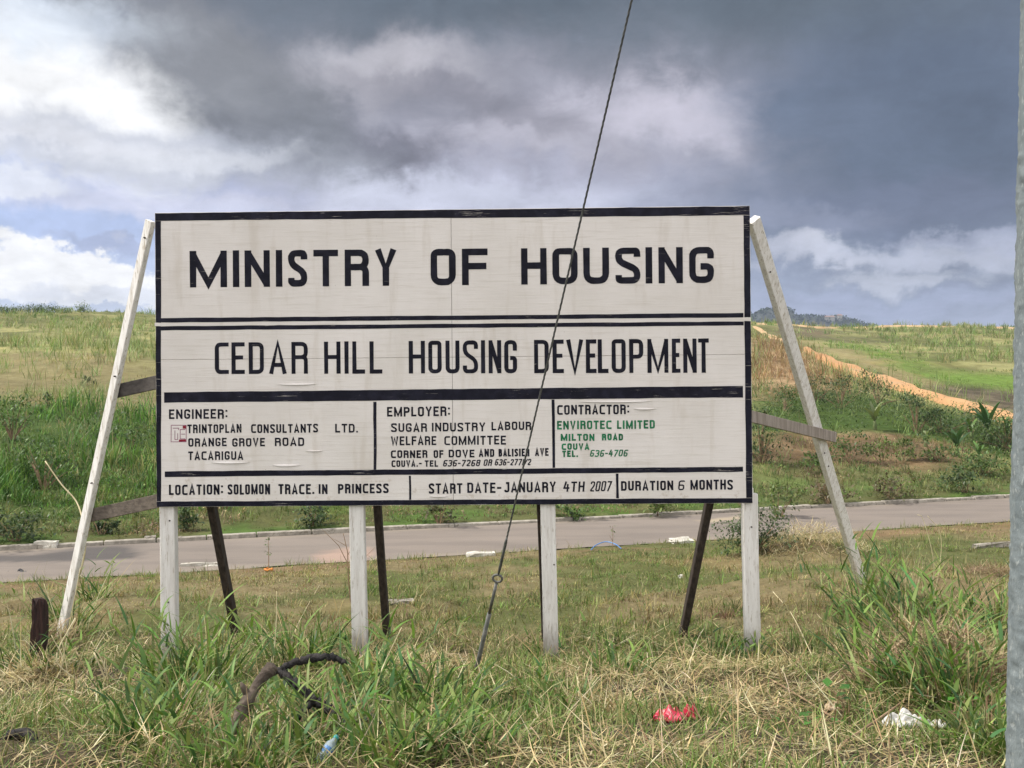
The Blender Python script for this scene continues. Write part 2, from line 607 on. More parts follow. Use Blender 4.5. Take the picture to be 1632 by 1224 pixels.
def mat_ground():
    mt, n, b, o = new_mat('ground_soil')
    a = n.node('ShaderNodeAttribute', attribute_name='Col')
    g = n.node('ShaderNodeNewGeometry')
    p = g.outputs['Position']
    f1 = n.noise(p, 2.2, 8, 0.65)
    f2 = n.noise(p, 26.0, 5, 0.7)
    f3 = n.noise(p, 0.35, 6, 0.6)
    c = n.mix(n.step(f1, 0.3, 0.7), n.mix(1.0, a.outputs['Color'], (0.62, 0.60, 0.55), 'MULTIPLY'), a.outputs['Color'])
    c = n.mix(n.m('MULTIPLY', n.step(f2, 0.45, 0.7), 0.55), c, n.mix(1.0, a.outputs['Color'], (1.55, 1.5, 1.4), 'MULTIPLY'))
    c = n.mix(n.m('MULTIPLY', n.step(f3, 0.52, 0.66), 0.35), c, n.mix(1.0, a.outputs['Color'], (1.2, 1.05, 0.8), 'MULTIPLY'))
    n.put(b.inputs['Base Color'], c)
    b.inputs['Roughness'].default_value = 0.95
    b.inputs['Specular IOR Level'].default_value = 0.1
    bump(n, b, n.m('ADD', f2, n.m('MULTIPLY', f1, 2.0)), 0.6, 0.05)
    return mt


M_GROUND = mat_ground()


# ------------------------------------------------------------------ the ground
C_DRY = np.array([0.235, 0.195, 0.105])
C_OLIVE = np.array([0.130, 0.140, 0.055])
C_GREEN = np.array([0.075, 0.125, 0.030])
C_SOIL = np.array([0.165, 0.105, 0.065])
C_DARK = np.array([0.062, 0.050, 0.038])
C_PALE = np.array([0.240, 0.235, 0.105])


def ground_color(x, y):
    d = road_d(x, y)
    w = d - HALF
    n_a = fbm(x * 0.55, y * 0.55, 21)[..., None]
    n_b = fbm(x * 0.12, y * 0.12, 22)[..., None]
    k = sstep(n_a, 0.38, 0.62)
    near = C_OLIVE * 0.85 * (1 - k) + C_DRY * 0.80 * k
    # foreground litter of cut straw over dark soil
    fg = sstep(y, 9.0, 7.5)[..., None]
    near = near * (1 - fg) + (C_DARK * 1.1 * (1 - k) + C_DRY * 0.40 * k) * fg
    # brown scorched strip along the near road edge
    st = (np.exp(-((d + HALF + 0.9) / 0.9) ** 2) * sstep(fbm(x * 0.5, y * 0.9, 31), 0.38, 0.6))[..., None]
    near = near * (1 - 0.6 * st) + C_SOIL * 1.25 * 0.6 * st
    k2 = sstep(n_b, 0.35, 0.65)
    kk = sstep(fbm(x * 0.9, y * 0.9, 23), 0.4, 0.6)[..., None]
    far = (C_OLIVE * (1 - k2) + C_PALE * k2) * (0.8 + 0.35 * kk)
    verge = sstep(w, 6.0, 1.0)[..., None]
    far = far * (1 - verge) + (C_OLIVE * 0.75 * (1 - kk) + C_GREEN * kk) * verge
    for poly, c, j, sd_, s in ((Z_LTALL, C_GREEN * 0.7, 1.5, 41, 1.0), (Z_LBROWN, C_DRY * 0.82, 3.0, 42, 0.7),
                               (Z_RBUSH, C_GREEN * 0.8, 1.5, 43, 1.0), (Z_RSOIL, C_SOIL * 0.9, 1.0, 44, 0.85),
                               (Z_RGREEN, np.array([0.125, 0.195, 0.042]), 3.0, 45, 1.0), (Z_RDARK, C_DARK * 1.5, 2.0, 46, 0.9),
                               (Z_RDRY, C_SOIL * 1.1 + C_DRY * 0.3, 3.0, 47, 0.9), (Z_RPLOW, C_DARK * 2.0, 5.0, 48, 0.8),
                               (Z_RUT, C_DRY * 1.1, 1.5, 49, 0.7)):
        f = (soft_in(x, y, poly, j, sd_) * s)[..., None]
        if poly is Z_RSOIL or poly is Z_RDARK or poly is Z_RDRY:
            c = c * (0.7 + 0.6 * kk)
        far = far * (1 - f) + c * f
    return np.where((d < 0)[..., None], near, far)


def build_ground():
    r = np.exp(np.arange(math.log(0.8), math.log(1500), 0.0125))
    a1 = np.radians(np.arange(-40, 40.01, 0.28))
    a2 = np.radians(np.arange(40 + 4, 320, 4.0))
    a = np.concatenate([a1, a2])
    na, nr = len(a), len(r)
    A, R_ = np.meshgrid(a, r)
    x, y = np.sin(A) * R_, np.cos(A) * R_
    z = H(x, y)
    c = ground_color(x, y)
    v = np.stack([x, y, z], -1).reshape(-1, 3)
    v = np.concatenate([v, [[0, 0, float(H(0, 0))]]])
    cc = np.concatenate([c.reshape(-1, 3), [c[0, 0]]])
    i = np.arange(nr - 1)[:, None] * na
    j = np.arange(na)[None, :]
    j2 = (j + 1) % na
    quads = np.stack([i + j, i + na + j, i + na + j2, i + j2], -1).reshape(-1, 4)[:, ::-1]
    jj = np.arange(na)
    tris = np.stack([jj, (jj + 1) % na, np.full(na, nr * na)], -1)
    o = np_mesh('ground', v, quads, tris, cc, M_GROUND, smooth=True)
    o['kind'] = 'structure'


build_ground()


# ------------------------------------------------------------------ road, kerb, track
def mat_road():
    mt, n, b, o = new_mat('worn_asphalt')
    a = n.node('ShaderNodeAttribute', attribute_name='Col')
    g = n.node('ShaderNodeNewGeometry')
    p = g.outputs['Position']
    f1 = n.noise(p, 60.0, 4, 0.7)
    f2 = n.noise(n.mapping(p, scale=(0.5, 2.2, 1), rot=(0, 0, -0.345)), 0.9, 7, 0.65)
    c = n.mix(n.m('MULTIPLY', n.step(f1, 0.4, 0.65), 0.35), a.outputs['Color'], n.mix(1.0, a.outputs['Color'], (1.5, 1.48, 1.45), 'MULTIPLY'))
    c = n.mix(n.m('MULTIPLY', n.step(f2, 0.42, 0.62), 0.4), c, n.mix(1.0, a.outputs['Color'], (0.68, 0.68, 0.7), 'MULTIPLY'))
    n.put(b.inputs['Base Color'], c)
    b.inputs['Roughness'].default_value = 0.85
    bump(n, b, f1, 0.4, 0.01)
    return mt


def build_road():
    u = np.arange(-34, 46, 0.16)
    e = np.linspace(-1, 1, 33)
    U, E_ = np.meshgrid(u, e)
    ca, sa = CR, CR * RS
    edge = HALF + 0.10 * (fbm(U * 0.9, E_ * 0 + np.sign(E_), 61) - 0.5) * 2 * (E_ < 0)
    V = E_ * edge
    x = U * ca - V * sa
    y = RY + U * sa + V * ca
    z = ZR + 0.02 * (1 - E_ ** 2)
    c = np.ones(x.shape + (3,)) * np.array([0.158, 0.132, 0.110])
    c *= (0.88 + 0.3 * fbm(x * 0.4, y * 0.9, 62))[..., None]
    dust = (sstep(np.abs(E_), 0.72, 1.0) * sstep(fbm(x * 0.8, y * 0.8, 63), 0.3, 0.6))[..., None]
    c = c * (1 - 0.6 * dust) + np.array([0.22, 0.185, 0.14]) * 0.6 * dust
    wet = soft_in(x, y, wpoly([(-200, 894), (60, 892), (130, 878), (205, 876), (226, 890), (222, 897), (140, 902), (20, 904), (-200, 912)]), 0.25, 64)[..., None]
    c = c * (1 - 0.75 * wet) + np.array([0.032, 0.029, 0.029]) * 0.75 * wet
    spill = soft_in(x, y, wpoly([(500, 892), (530, 884), (580, 878), (600, 886), (570, 896), (520, 899)]), 0.25, 65)[..., None]
    c = c * (1 - 0.6 * spill) + np.array([0.33, 0.22, 0.165]) * 0.6 * spill
    sp2 = soft_in(x, y, wpoly([(1110, 836), (1180, 828), (1185, 832), (1130, 840)]), 0.2, 66)[..., None]
    c = c * (1 - 0.5 * sp2) + np.array([0.38, 0.31, 0.2]) * 0.5 * sp2
    v = np.stack([x, y, z], -1).reshape(-1, 3)
    nu = len(u)
    i = np.arange(len(e) - 1)[:, None] * nu
    j = np.arange(nu - 1)[None, :]
    quads = np.stack([i + j, i + j + 1, i + nu + j + 1, i + nu + j], -1).reshape(-1, 4)
    o = np_mesh('road', v, quads, None, c.reshape(-1, 3), mat_road(), smooth=True)
    o['kind'] = 'structure'


build_road()
M_CONC = mat_noise('weathered_concrete', (0.21, 0.19, 0.16), (0.36, 0.33, 0.28), 6.0, 0.9, bmp=0.5, c2=(0.16, 0.14, 0.11), s2=14.0)
M_WCONC = mat_noise('pale_concrete', (0.36, 0.34, 0.29), (0.56, 0.54, 0.48), 5.0, 0.85, bmp=0.4, c2=(0.3, 0.27, 0.22), s2=12.0)


def rc(u, v):
    return u * CR - v * CR * RS, RY + u * CR * RS + v * CR


bm = bmesh.new()
u = -34.0
rk = random.Random(5)
while u < 45:
    L_ = 0.9 + rk.random() * 0.25
    if rk.random() > 0.015:
        dz_ = rk.uniform(-0.012, 0.02)
        a = rc(u, HALF + 0.07 + rk.uniform(-.015, .015))
        b_ = rc(u + L_ - 0.02, HALF + 0.07 + rk.uniform(-.015, .015))
        add_beam(bm, (a[0], a[1], ZR - 0.01 + dz_), (b_[0], b_[1], ZR - 0.01 + dz_ + rk.uniform(-.01, .01)), 0.16, 0.18, side=(0, 0, 1))
    u += L_
bm_obj('kerb', bm, M_CONC, bevel=0.012)['kind'] = 'structure'


def strip(name, left, right, mat, lift=0.06, n=160):
    """ground-hugging strip between two lists of ground points"""
    def res(pts):
        pts = np.array(pts)
        s = np.concatenate([[0], np.cumsum(np.linalg.norm(np.diff(pts, axis=0), axis=1))])
        t = np.linspace(0, s[-1], n)
        return np.stack([np.interp(t, s, pts[:, k]) for k in range(2)], -1)
    a, b_ = res(left), res(right)
    m_ = 9
    f = np.linspace(0, 1, m_)[None, :, None]
    p = a[:, None] * (1 - f) + b_[:, None] * f
    jit = (fbm(p[..., 0] * 0.18, p[..., 1] * 0.18, 71, 3) - 0.5) * 0.9
    p[..., 0] += jit * np.abs(f[..., 0] - 0.5) * 2
    z = H(p[..., 0], p[..., 1]) + lift
    z[:, 0] -= lift * 1.6
    z[:, -1] -= lift * 1.6
    v = np.concatenate([p, z[..., None]], -1).reshape(-1, 3)
    i = np.arange(n - 1)[:, None] * m_
    j = np.arange(m_ - 1)[None, :]
    quads = np.stack([i + j, i + j + 1, i + m_ + j + 1, i + m_ + j], -1).reshape(-1, 4)
    o = np_mesh(name, v, quads, None, None, mat, smooth=True)
    o['kind'] = 'structure'
    return o


M_TRACK = mat_noise('orange_dirt', (0.35, 0.19, 0.085), (0.45, 0.265, 0.13), 0.12, 0.95, bmp=0.0, c2=(0.38, 0.235, 0.125), s2=0.5)
up_ = [(1284, 558), (1296, 563), (1341, 582), (1400, 603.5), (1468, 627.5), (1575, 657), (1617, 669), (1700, 692)]
lo_ = [(1280, 560), (1295, 569), (1333, 589), (1405, 616), (1477, 635), (1558, 661), (1617, 682), (1700, 712)]
strip('dirt_track', [ground_pt(*p)[:2] for p in up_], [ground_pt(*p)[:2] for p in lo_], M_TRACK, 0.30)


def crest_pts(pxs, back, zone=None):
    o = []
    for px in pxs:
        d = ray(px, 560)
        dirn = d[:2] / np.linalg.norm(d[:2])
        ts = np.arange(40, 260, 0.5)
        e_ = (H(dirn[0] * ts, dirn[1] * ts) - 2.2) / ts
        k = int(np.argmax(e_))
        o.append(dirn * (ts[k] - back))
    return o


M_TRACK2 = mat_noise('pale_dirt', (0.36, 0.23, 0.12), (0.46, 0.32, 0.18), 0.8, 0.95, bmp=0.3, c2=(0.25, 0.2, 0.12), s2=0.4)
pxs = list(range(1150, 1760, 30))
strip('crest_track', crest_pts(pxs, 2.0), crest_pts(pxs, 7.0), M_TRACK2, 0.10)
strip('footpath', [ground_pt(*p)[:2] for p in [(1203, 521), (1222, 530), (1242, 539), (1268, 552)]],
      [ground_pt(*p)[:2] for p in [(1196, 522), (1214, 532), (1236, 541), (1262, 554)]], M_TRACK2, 0.10)

# ------------------------------------------------------------------ the sign
YAW = math.radians(-1.062)
SIGN = np.array([-0.490, 8.220, 0.0])
BB = 2.2 - 0.9446               # board bottom above z = 0
BW, BH = 4.88, 2.42
ux = np.array([math.cos(YAW), math.sin(YAW), 0])
uy = np.array([-math.sin(YAW), math.cos(YAW), 0])


def local(p):
    p = np.asarray(p, float) - SIGN
    return np.array([p @ ux, p @ uy, p[2]])


def S(px, py, depth=0.0):
    """point on the plane `depth` behind the board's face, in sign coordinates"""
    d = ray(px, py)
    n0 = EYE - SIGN
    t = (depth - n0 @ uy) / (d @ uy)
    return local(EYE + d * t)


# photo pixel -> board coordinates (homography of the four corners)
def homog(src, dst):
    A = []
    for (x, y), (u, v) in zip(src, dst):
        A.append([x, y, 1, 0, 0, 0, -u * x, -u * y, -u])
        A.append([0, 0, 0, x, y, 1, -v * x, -v * y, -v])
    _, _, vt = np.linalg.svd(np.array(A, float))
    return vt[-1].reshape(3, 3)


HM = homog([(246, 338), (1193, 328), (1201, 803), (251, 808)],
           [(-BW / 2, BH), (BW / 2, BH), (BW / 2, 0), (-BW / 2, 0)])


def uv(px, py):
    p = HM @ np.array([px, py, 1.0])
    return p[0] / p[2], p[1] / p[2]


def mat_board():
    mt, n, b, o = new_mat('white_painted_plywood')
    tcn = n.node('ShaderNodeTexCoord')
    v = tcn.outputs['Object']
    grain = n.noise(n.mapping(v, scale=(1.0, 1, 26)), 2.2, 8, 0.68, 0.3)
    fine = n.noise(n.mapping(v, scale=(0.7, 1, 60)), 6.0, 6, 0.7, 0.4)
    blot = n.noise(v, 1.6, 5, 0.55)
    c = n.mix(n.step(blot, 0.3, 0.7), (0.640, 0.605, 0.565), (0.725, 0.690, 0.660))
    c = n.mix(n.m('MULTIPLY', n.step(grain, 0.5, 0.68), 0.65), c, (0.56, 0.52, 0.47))
    c = n.mix(n.m('MULTIPLY', n.step(fine, 0.56, 0.70), 0.7), c, (0.47, 0.43, 0.37))
    crack = n.noise(n.mapping(v, scale=(0.55, 1, 40), loc=(3, 0, 1)), 2.6, 7, 0.75, 0.5)
    c = n.mix(n.step(crack, 0.675, 0.705), c, (0.20, 0.16, 0.12))
    spot = n.noise(v, 55.0, 2, 0.5)
    c = n.mix(n.step(spot, 0.765, 0.79), c, (0.22, 0.18, 0.14))
    # rain streaks and a little mud splashed along the bottom
    stn = n.noise(n.mapping(v, scale=(3.2, 1, 0.45)), 2.4, 6, 0.6, 0.2)
    c = n.mix(n.m('MULTIPLY', n.step(stn, 0.52, 0.70), 0.28), c, (0.44, 0.38, 0.30))
    sp = n.node('ShaderNodeSeparateXYZ')
    n.put(sp.inputs[0], v)
    spl = n.m('SUBTRACT', n.noise(v, 14.0, 5, 0.7), n.m('MULTIPLY', n.m('SUBTRACT', sp.outputs[2], BB), 0.35))
    c = n.mix(n.m('MULTIPLY', n.step(spl, 0.53, 0.60), 0.4), c, (0.40, 0.33, 0.25))
    n.put(b.inputs['Base Color'], c)
    b.inputs['Roughness'].default_value = 0.55
    bump(n, b, n.m('ADD', fine, n.m('MULTIPLY', grain, 1.5)), 0.35, 0.004)
    return mt


def mat_paint(name, c0, wear=0.70, white=(0.5, 0.47, 0.43)):
    mt, n, b, o = new_mat(name)
    tcn = n.node('ShaderNodeTexCoord')
    v = tcn.outputs['Object']
    g = n.noise(n.mapping(v, scale=(1.0, 1, 34)), 3.4, 7, 0.72, 0.3)
    g2 = n.noise(v, 2.4, 3, 0.5)
    s = n.m('ADD', g, n.m('MULTIPLY', n.m('SUBTRACT', g2, 0.5), 0.35))
    c = n.mix(n.step(n.noise(v, 9.0, 5, 0.6), 0.4, 0.7), c0, tuple(x * 1.9 + 0.006 for x in c0))
    c = n.mix(n.m('MULTIPLY', n.step(s, wear - 0.02, wear + 0.03), 0.8), c, white)
    n.put(b.inputs['Base Color'], c)
    b.inputs['Roughness'].default_value = 0.6
    b.inputs['Specular IOR Level'].default_value = 0.15
    bump(n, b, g, 0.25, 0.003)
    return mt


M_BOARD = mat_board()
M_BLACK = mat_paint('black_sign_paint', (0.005, 0.005, 0.012), 0.65)
M_LET = mat_paint('black_letter_paint', (0.004, 0.004, 0.010), 0.675)
M_GREENP = mat_paint('green_letter_paint', (0.012, 0.115, 0.050), 0.76)
M_RED = mat_paint('maroon_letter_paint', (0.20, 0.015, 0.03), 0.8)
M_WOODW = mat_noise('white_painted_timber', (0.60, 0.575, 0.53), (0.76, 0.745, 0.715), 3.0, 0.65, (9, 9, 1), 0.3, 0.6, 0.4, 0.006, c2=(0.40, 0.35, 0.28), s2=9.0)
M_WOODG = mat_noise('grey_weathered_timber', (0.20, 0.165, 0.135), (0.33, 0.29, 0.25), 4.0, 0.85, (8, 8, 1), 0.3, 0.7, 0.6, 0.008)
M_WOODD = mat_noise('dark_brown_timber', (0.022, 0.016, 0.013), (0.062, 0.046, 0.036), 4.0, 0.8, (8, 8, 1), 0.3, 0.7, 0.6, 0.008)
M_WOODB = mat_noise('brown_grey_timber', (0.075, 0.060, 0.048), (0.15, 0.125, 0.10), 4.0, 0.85, (1, 8, 8), 0.3, 0.7, 0.6, 0.008)
M_WOODK = mat_noise('dark_grey_timber', (0.050, 0.044, 0.040), (0.10, 0.088, 0.078), 4.0, 0.85, (1, 8, 8), 0.3, 0.7, 0.6, 0.008)

def mat_post():
    mt, n, b, o = new_mat('white_post_muddy_foot')
    tcn = n.node('ShaderNodeTexCoord')
    v = tcn.outputs['Object']
    sp = n.node('ShaderNodeSeparateXYZ')
    n.put(sp.inputs[0], v)
    vs_ = n.mapping(v, scale=(9, 9, 1))
    g1 = n.noise(vs_, 3.0, 7, 0.65)
    c = n.mix(n.step(g1, 0.3, 0.65), (0.56, 0.535, 0.50), (0.70, 0.685, 0.655))
    c = n.mix(n.m('MULTIPLY', n.step(n.noise(vs_, 9.0, 5, 0.65), 0.57, 0.66), 0.8), c, (0.34, 0.29, 0.23))
    h = n.m('SUBTRACT', sp.outputs[2], n.m('MULTIPLY', n.noise(n.mapping(v, scale=(6, 6, 2.5)), 3.0, 6, 0.65), 0.42))
    c = n.mix(n.step(h, 0.08, -0.14, 0.0, 0.6), c, (0.17, 0.135, 0.09))
    n.put(b.inputs['Base Color'], c)
    b.inputs['Roughness'].default_value = 0.7
    bump(n, b, g1, 0.6, 0.006)
    return mt


M_POST = mat_post()
sign = empty('project_sign', SIGN, YAW)
tag(sign, 'large white black-framed painted plywood notice board standing on four white posts in the grass', 'sign')

# four plywood sheets, seams as real gaps
sx_ = uv(720.5, 560)[0]
sz_ = uv(720, 569)[1] + BB
for x0, x1 in ((-BW / 2, sx_ - 0.0015), (sx_ + 0.0015, BW / 2)):
    for z0, z1 in ((BB, sz_ - 0.0012), (sz_ + 0.0012, BB + BH)):
        bm = bmesh.new()
        add_box(bm, (x0, 0, z0), (x1, 0.018, z1))
        bm_obj('plywood_panel', bm, M_BOARD, sign, bevel=0.0015)


def flat_poly(bm, pts, y):
    bm.faces.new([bm.verts.new((a, y, b + BB)) for a, b in pts])


def px_quad(bm, q4, y=-0.0012):
    pts = [uv(*p) for p in q4]
    # subdivide long edges a little so that hand-painted lines wander
    n = max(2, int(max(abs(pts[1][0] - pts[0][0]), abs(pts[3][1] - pts[0][1])) / 0.12))
    a, b, c, d = [np.array(p) for p in pts]
    wide = abs(b[0] - a[0]) > abs(d[1] - a[1])
    if not wide:
        a, b, c, d = a, d, c, b
    prev = None
    for k in range(n + 1):
        t = k / n
        p = a + (b - a) * t
        r = d + (c - d) * t
        j0, j1 = (random.random() - 0.5) * 0.0035, (random.random() - 0.5) * 0.0035
        if wide:
            p = p + [0, j0]
            r = r + [0, j1]
        else:
            p = p + [j0, 0]
            r = r + [j1, 0]
        v0, v1 = bm.verts.new((p[0], y, p[1] + BB)), bm.verts.new((r[0], y, r[1] + BB))
        if prev:
            f = bm.faces.new((prev[0], v0, v1, prev[1]))
        prev = (v0, v1)


# painted frame lines
for q4 in (
    [(246.5, 338.5), (1192.5, 328.5), (1192.8, 343), (246.8, 350.5)],
    [(246.6, 351), (256, 351), (258, 799), (251, 799)],
    [(1182.8, 343.4), (1192.8, 343.4), (1200.5, 794.5), (1190.5, 794.5)],
    [(251, 799.4), (1200.2, 794.8), (1200.6, 802.6), (251.2, 807.6)],
    [(256.3, 506), (1184, 499), (1184, 506), (256.3, 513)],
    [(256.5, 519), (1184.5, 512.5), (1184.5, 519), (256.5, 525.6)],
):
    bm = bmesh.new()
    px_quad(bm, q4)
    bm_obj('border', bm, M_BLACK, sign)
for q4 in (
    [(262, 624.5), (1184, 615.5), (1184.3, 634), (262.3, 641)],
    [(263.5, 751), (1185, 744.8), (1185.3, 753), (263.7, 760)],
    [(595.5, 640.2), (600.5, 640.2), (601, 749), (596.5, 749)],
    [(879.5, 637), (884, 637), (886, 746.2), (881.5, 746.2)],
    [(652.5, 758.5), (656, 758.5), (657, 797), (653.5, 797)],
    [(982.6, 755.5), (986.6, 755.5), (987.6, 795), (983.6, 795)],
):
    bm = bmesh.new()
    px_quad(bm, q4, -0.0016)
    bm_obj('divider', bm, M_BLACK, sign)
# unpainted white gap strip through the side frame lines between the two panels
bm = bmesh.new()
px_quad(bm, [(246.7, 513.2), (256.6, 513.2), (256.6, 518.8), (246.8, 518.8)], -0.0022)
bm_obj('white_stripe', bm, M_BOARD, sign)
bm = bmesh.new()
px_quad(bm, [(1182.2, 506.2), (1195.6, 506.0), (1195.8, 512.0), (1182.4, 512.2)], -0.0022)
bm_obj('white_stripe', bm, M_BOARD, sign)


# ---- stroke lettering, painted by hand
def rp(pts, r=0.0, seg=5):
    """polyline with rounded inner corners"""
    pts = [np.array(p, float) for p in pts]
    o = [pts[0]]
    for a, b, c in zip(pts, pts[1:], pts[2:]):
        la, lc = np.linalg.norm(a - b), np.linalg.norm(c - b)
        rr = min(r, la * 0.5, lc * 0.5)
        if rr <= 1e-6:
            o.append(b)
            continue
        p0, p1 = b + (a - b) / la * rr, b + (c - b) / lc * rr
        for k in range(seg + 1):
            t = k / seg
            o.append(p0 * (1 - t) ** 2 + b * 2 * t * (1 - t) + p1 * t * t)
    o.append(pts[-1])
    return o


def glyph(ch, w, h, t):
    k = t / 2
    L, R, B, T, M, X = k, w - k, k, h - k, h * 0.52, w / 2
    r = min(0.30 * w, 0.24 * h)
    G = {
        'A': [[(L * 0.9, 0), (X, h - k * 0.4), (w - L * 0.9, 0)], [(w * .24, h * .28), (w * .76, h * .28)]],
        'B': [[(L, 0), (L, h)], rp([(L, T), (R - k * .3, T), (R - k * .3, M), (L, M)], r), rp([(L, M), (R, M), (R, B), (L, B)], r)],
        'C': [rp([(w, T), (L, T), (L, B), (w, B)], r)],
        'D': [[(L, 0), (L, h)], rp([(L, T), (R, T), (R, B), (L, B)], r)],
        'E': [[(L, 0), (L, h)], [(L, T), (w, T)], [(L, M), (w * .88, M)], [(L, B), (w, B)]],
        'F': [[(L, 0), (L, h)], [(L, T), (w, T)], [(L, M), (w * .95, M)]],
        'G': [rp([(R, h * .68), (R, T), (L, T), (L, B), (R, B), (R, h * .46), (w * .46, h * .46)], r)[:-1] + [(w * .46, h * .46)]],
        'H': [[(L, 0), (L, h)], [(R, 0), (R, h)], [(L, M), (R, M)]],
        'I': [[(X, 0), (X, h)]],
        'J': [rp([(R, h), (R, B), (L, B), (L, h * .25)], r), [(X * .7, T), (w, T)]],
        'K': [[(L, 0), (L, h)], [(R, h), (L, h * .42)], [(w * .35, h * .55), (R, 0)]],
        'L': [[(L, h), (L, 0)], [(L, B), (w, B)]],
        'M': [[(L, 0), (L, h)], [(R, 0), (R, h)], [(L, h - k), (X, k * 1.2), (R, h - k)]],
        'N': [[(L, 0), (L, h)], [(R, 0), (R, h)], [(L, h - k * .8), (R, k * .8)]],
        'O': [rp([(X, T), (L, T), (L, B), (R, B), (R, T), (X - .001 * w, T)], r)],
        'P': [[(L, 0), (L, h)], rp([(L, T), (R, T), (R, M - .04 * h), (L, M - .04 * h)], r)],
        'R': [[(L, 0), (L, h)], rp([(L, T), (R, T), (R, M), (L, M)], r), rp([(w * .4, M), (R, M), (R, 0)], r * .8)],
        'S': [rp([(R, h * .74), (R, T), (L, T), (L, h * .62), (R, h * .38), (R, B), (L, B), (L, h * .24)], r)],
        'T': [[(0, T), (w, T)], [(X, T), (X, 0)]],
        'U': [rp([(L, h), (L, B), (R, B), (R, h)], r)],
        'V': [[(L * .9, h), (X, k * .5), (w - L * .9, h)]],
        'W': [[(L * .9, h), (w * .28, k * .6), (X, h * .8), (w * .72, k * .6), (w - L * .9, h)]],
        'Y': [[(L * .8, h), (X, h * .45), (w - L * .8, h)], [(X, h * .48), (X, 0)]],
        '0': [rp([(X, T), (L, T), (L, B), (R, B), (R, T), (X - .001 * w, T)], r)],
        '1': [[(X, 0), (X, h)]],
        '2': [rp([(L, h * .72), (L, T), (R, T), (R, h * .58), (L, B), (w, B)], r)],
        '3': [rp([(L, h * .8), (L, T), (R, T), (R, M), (w * .35, M)], r), rp([(w * .35, M), (R, M), (R, B), (L, B), (L, h * .22)], r)],
        '4': [[(w * .42, h), (L, h * .36), (w, h * .36)], [(w * .70, h * .75), (w * .70, 0)]],
        '6': [rp([(R, h * .85), (R, T), (L, T), (L, B), (R, B), (R, M), (L, M)], r)],
        '7': [[(0, T), (R, T), (w * .35, 0)]],
        '8': [rp([(X, T), (L, T), (L, M), (R, M), (R, T), (X - .001 * w, T)], r), rp([(X, M), (L, M), (L, B), (R, B), (R, M), (X - .001 * w, M)], r)],
        '9': [rp([(L, h * .15), (L, B), (R, B), (R, T), (L, T), (L, M), (R, M)], r)],
        ':': [[(X, h * .15), (X, h * .15 + t)], [(X, h * .7), (X, h * .7 + t)]],
        '.': [[(X, 0), (X, t)]],
        '-': [[(0, h * .48), (w, h * .48)]],
        '/': [[(0, 0), (w, h)]],
    }
    return G[ch]


def stroke(bm, pts, t, y):
    pts = [np.array(p, float) for p in pts]
    keep = [pts[0]]
    for p in pts[1:]:
        if np.linalg.norm(p - keep[-1]) > 1e-5:
            keep.append(p)
    pts = keep
    n = len(pts)
    lt, rt = [], []
    for i in range(n):
        a = pts[i] - pts[i - 1] if i else None
        b = pts[i + 1] - pts[i] if i < n - 1 else None
        if a is None:
            a = b
        if b is None:
            b = a
        a, b = a / np.linalg.norm(a), b / np.linalg.norm(b)
        na, nb = np.array([-a[1], a[0]]), np.array([-b[1], b[0]])
        mm = na + nb
        if np.linalg.norm(mm) < 0.2:
            mm = na
        mm = mm / np.linalg.norm(mm)
        s = min(1.0 / max(mm @ na, 0.3), 1.9) * t / 2
        j = 1 + (random.random() - 0.5) * 0.10
        lt.append(pts[i] + mm * s * j)
        rt.append(pts[i] - mm * s * j)
    vl = [bm.verts.new((p[0], y, p[1])) for p in lt]
    vr = [bm.verts.new((p[0], y, p[1])) for p in rt]
    for i in range(n - 1):
        bm.faces.new((vr[i], vr[i + 1], vl[i + 1], vl[i]))


PXM = BW / 948.0                # metres per photo pixel on the board
REL = {'I': 0, '1': 0, ':': 0, '.': 0, 'M': 1.35, 'W': 1.4, 'L': .85, 'T': .95, '-': .7, '/': .7, 'J': .85, 'E': .9, 'F': .9, 'Y': 1.05, 'V': 1.05, 'A': 1.08, 'N': 1.05}
cnt = [0]


def put_glyph(bm, ch, x0, x1, yb0, yt0, tpx, shear=0.0):
    """one character in the photo-pixel box"""
    (u0, v0), (u1, v1) = uv(x0, yb0), uv(x1, yt0)
    w, h, t = u1 - u0, v1 - v0, tpx * PXM
    w = max(w, t)
    for pl in glyph(ch, w, h, t):
        cnt[0] += 1
        pl = [(u0 + a + shear * b, v0 + b + BB) for a, b in pl]
        stroke(bm, pl, t, -0.0014 - 0.00002 * (cnt[0] % 40))


def put_word(bm, word, x0, x1, yt, yb, t, shear=0.0, gap=0.29):
    """yt, yb given at the left end; lines fall with the board's own slope"""
    rel = [REL.get(c, 1.0) for c in word]
    fixed = sum(t for r_ in rel if r_ == 0)
    n = len(word)
    wx = (x1 - x0 - fixed) / (sum(rel) + gap * (n - 1)) if (sum(rel) + gap * (n - 1)) else t
    x = x0
    for c, r_ in zip(word, rel):
        cw = r_ * wx if r_ else t
        dy_ = -0.0075 * (x - x0) + (random.random() - 0.5) * 0.5
        put_glyph(bm, c, x, x + cw, yb + dy_, yt + dy_, t, shear)
        x += cw + gap * wx


def text_obj(fill, mat, lab=None):
    bm_ = bmesh.new()
    fill(bm_)
    me = bpy.data.meshes.new('lettering')
    bm_.to_mesh(me)
    bm_.free()
    me.materials.append(mat)
    o = bpy.data.objects.new('lettering', me)
    col.objects.link(o)
    o.parent = sign
    if lab:
        o['label'] = lab
    return o


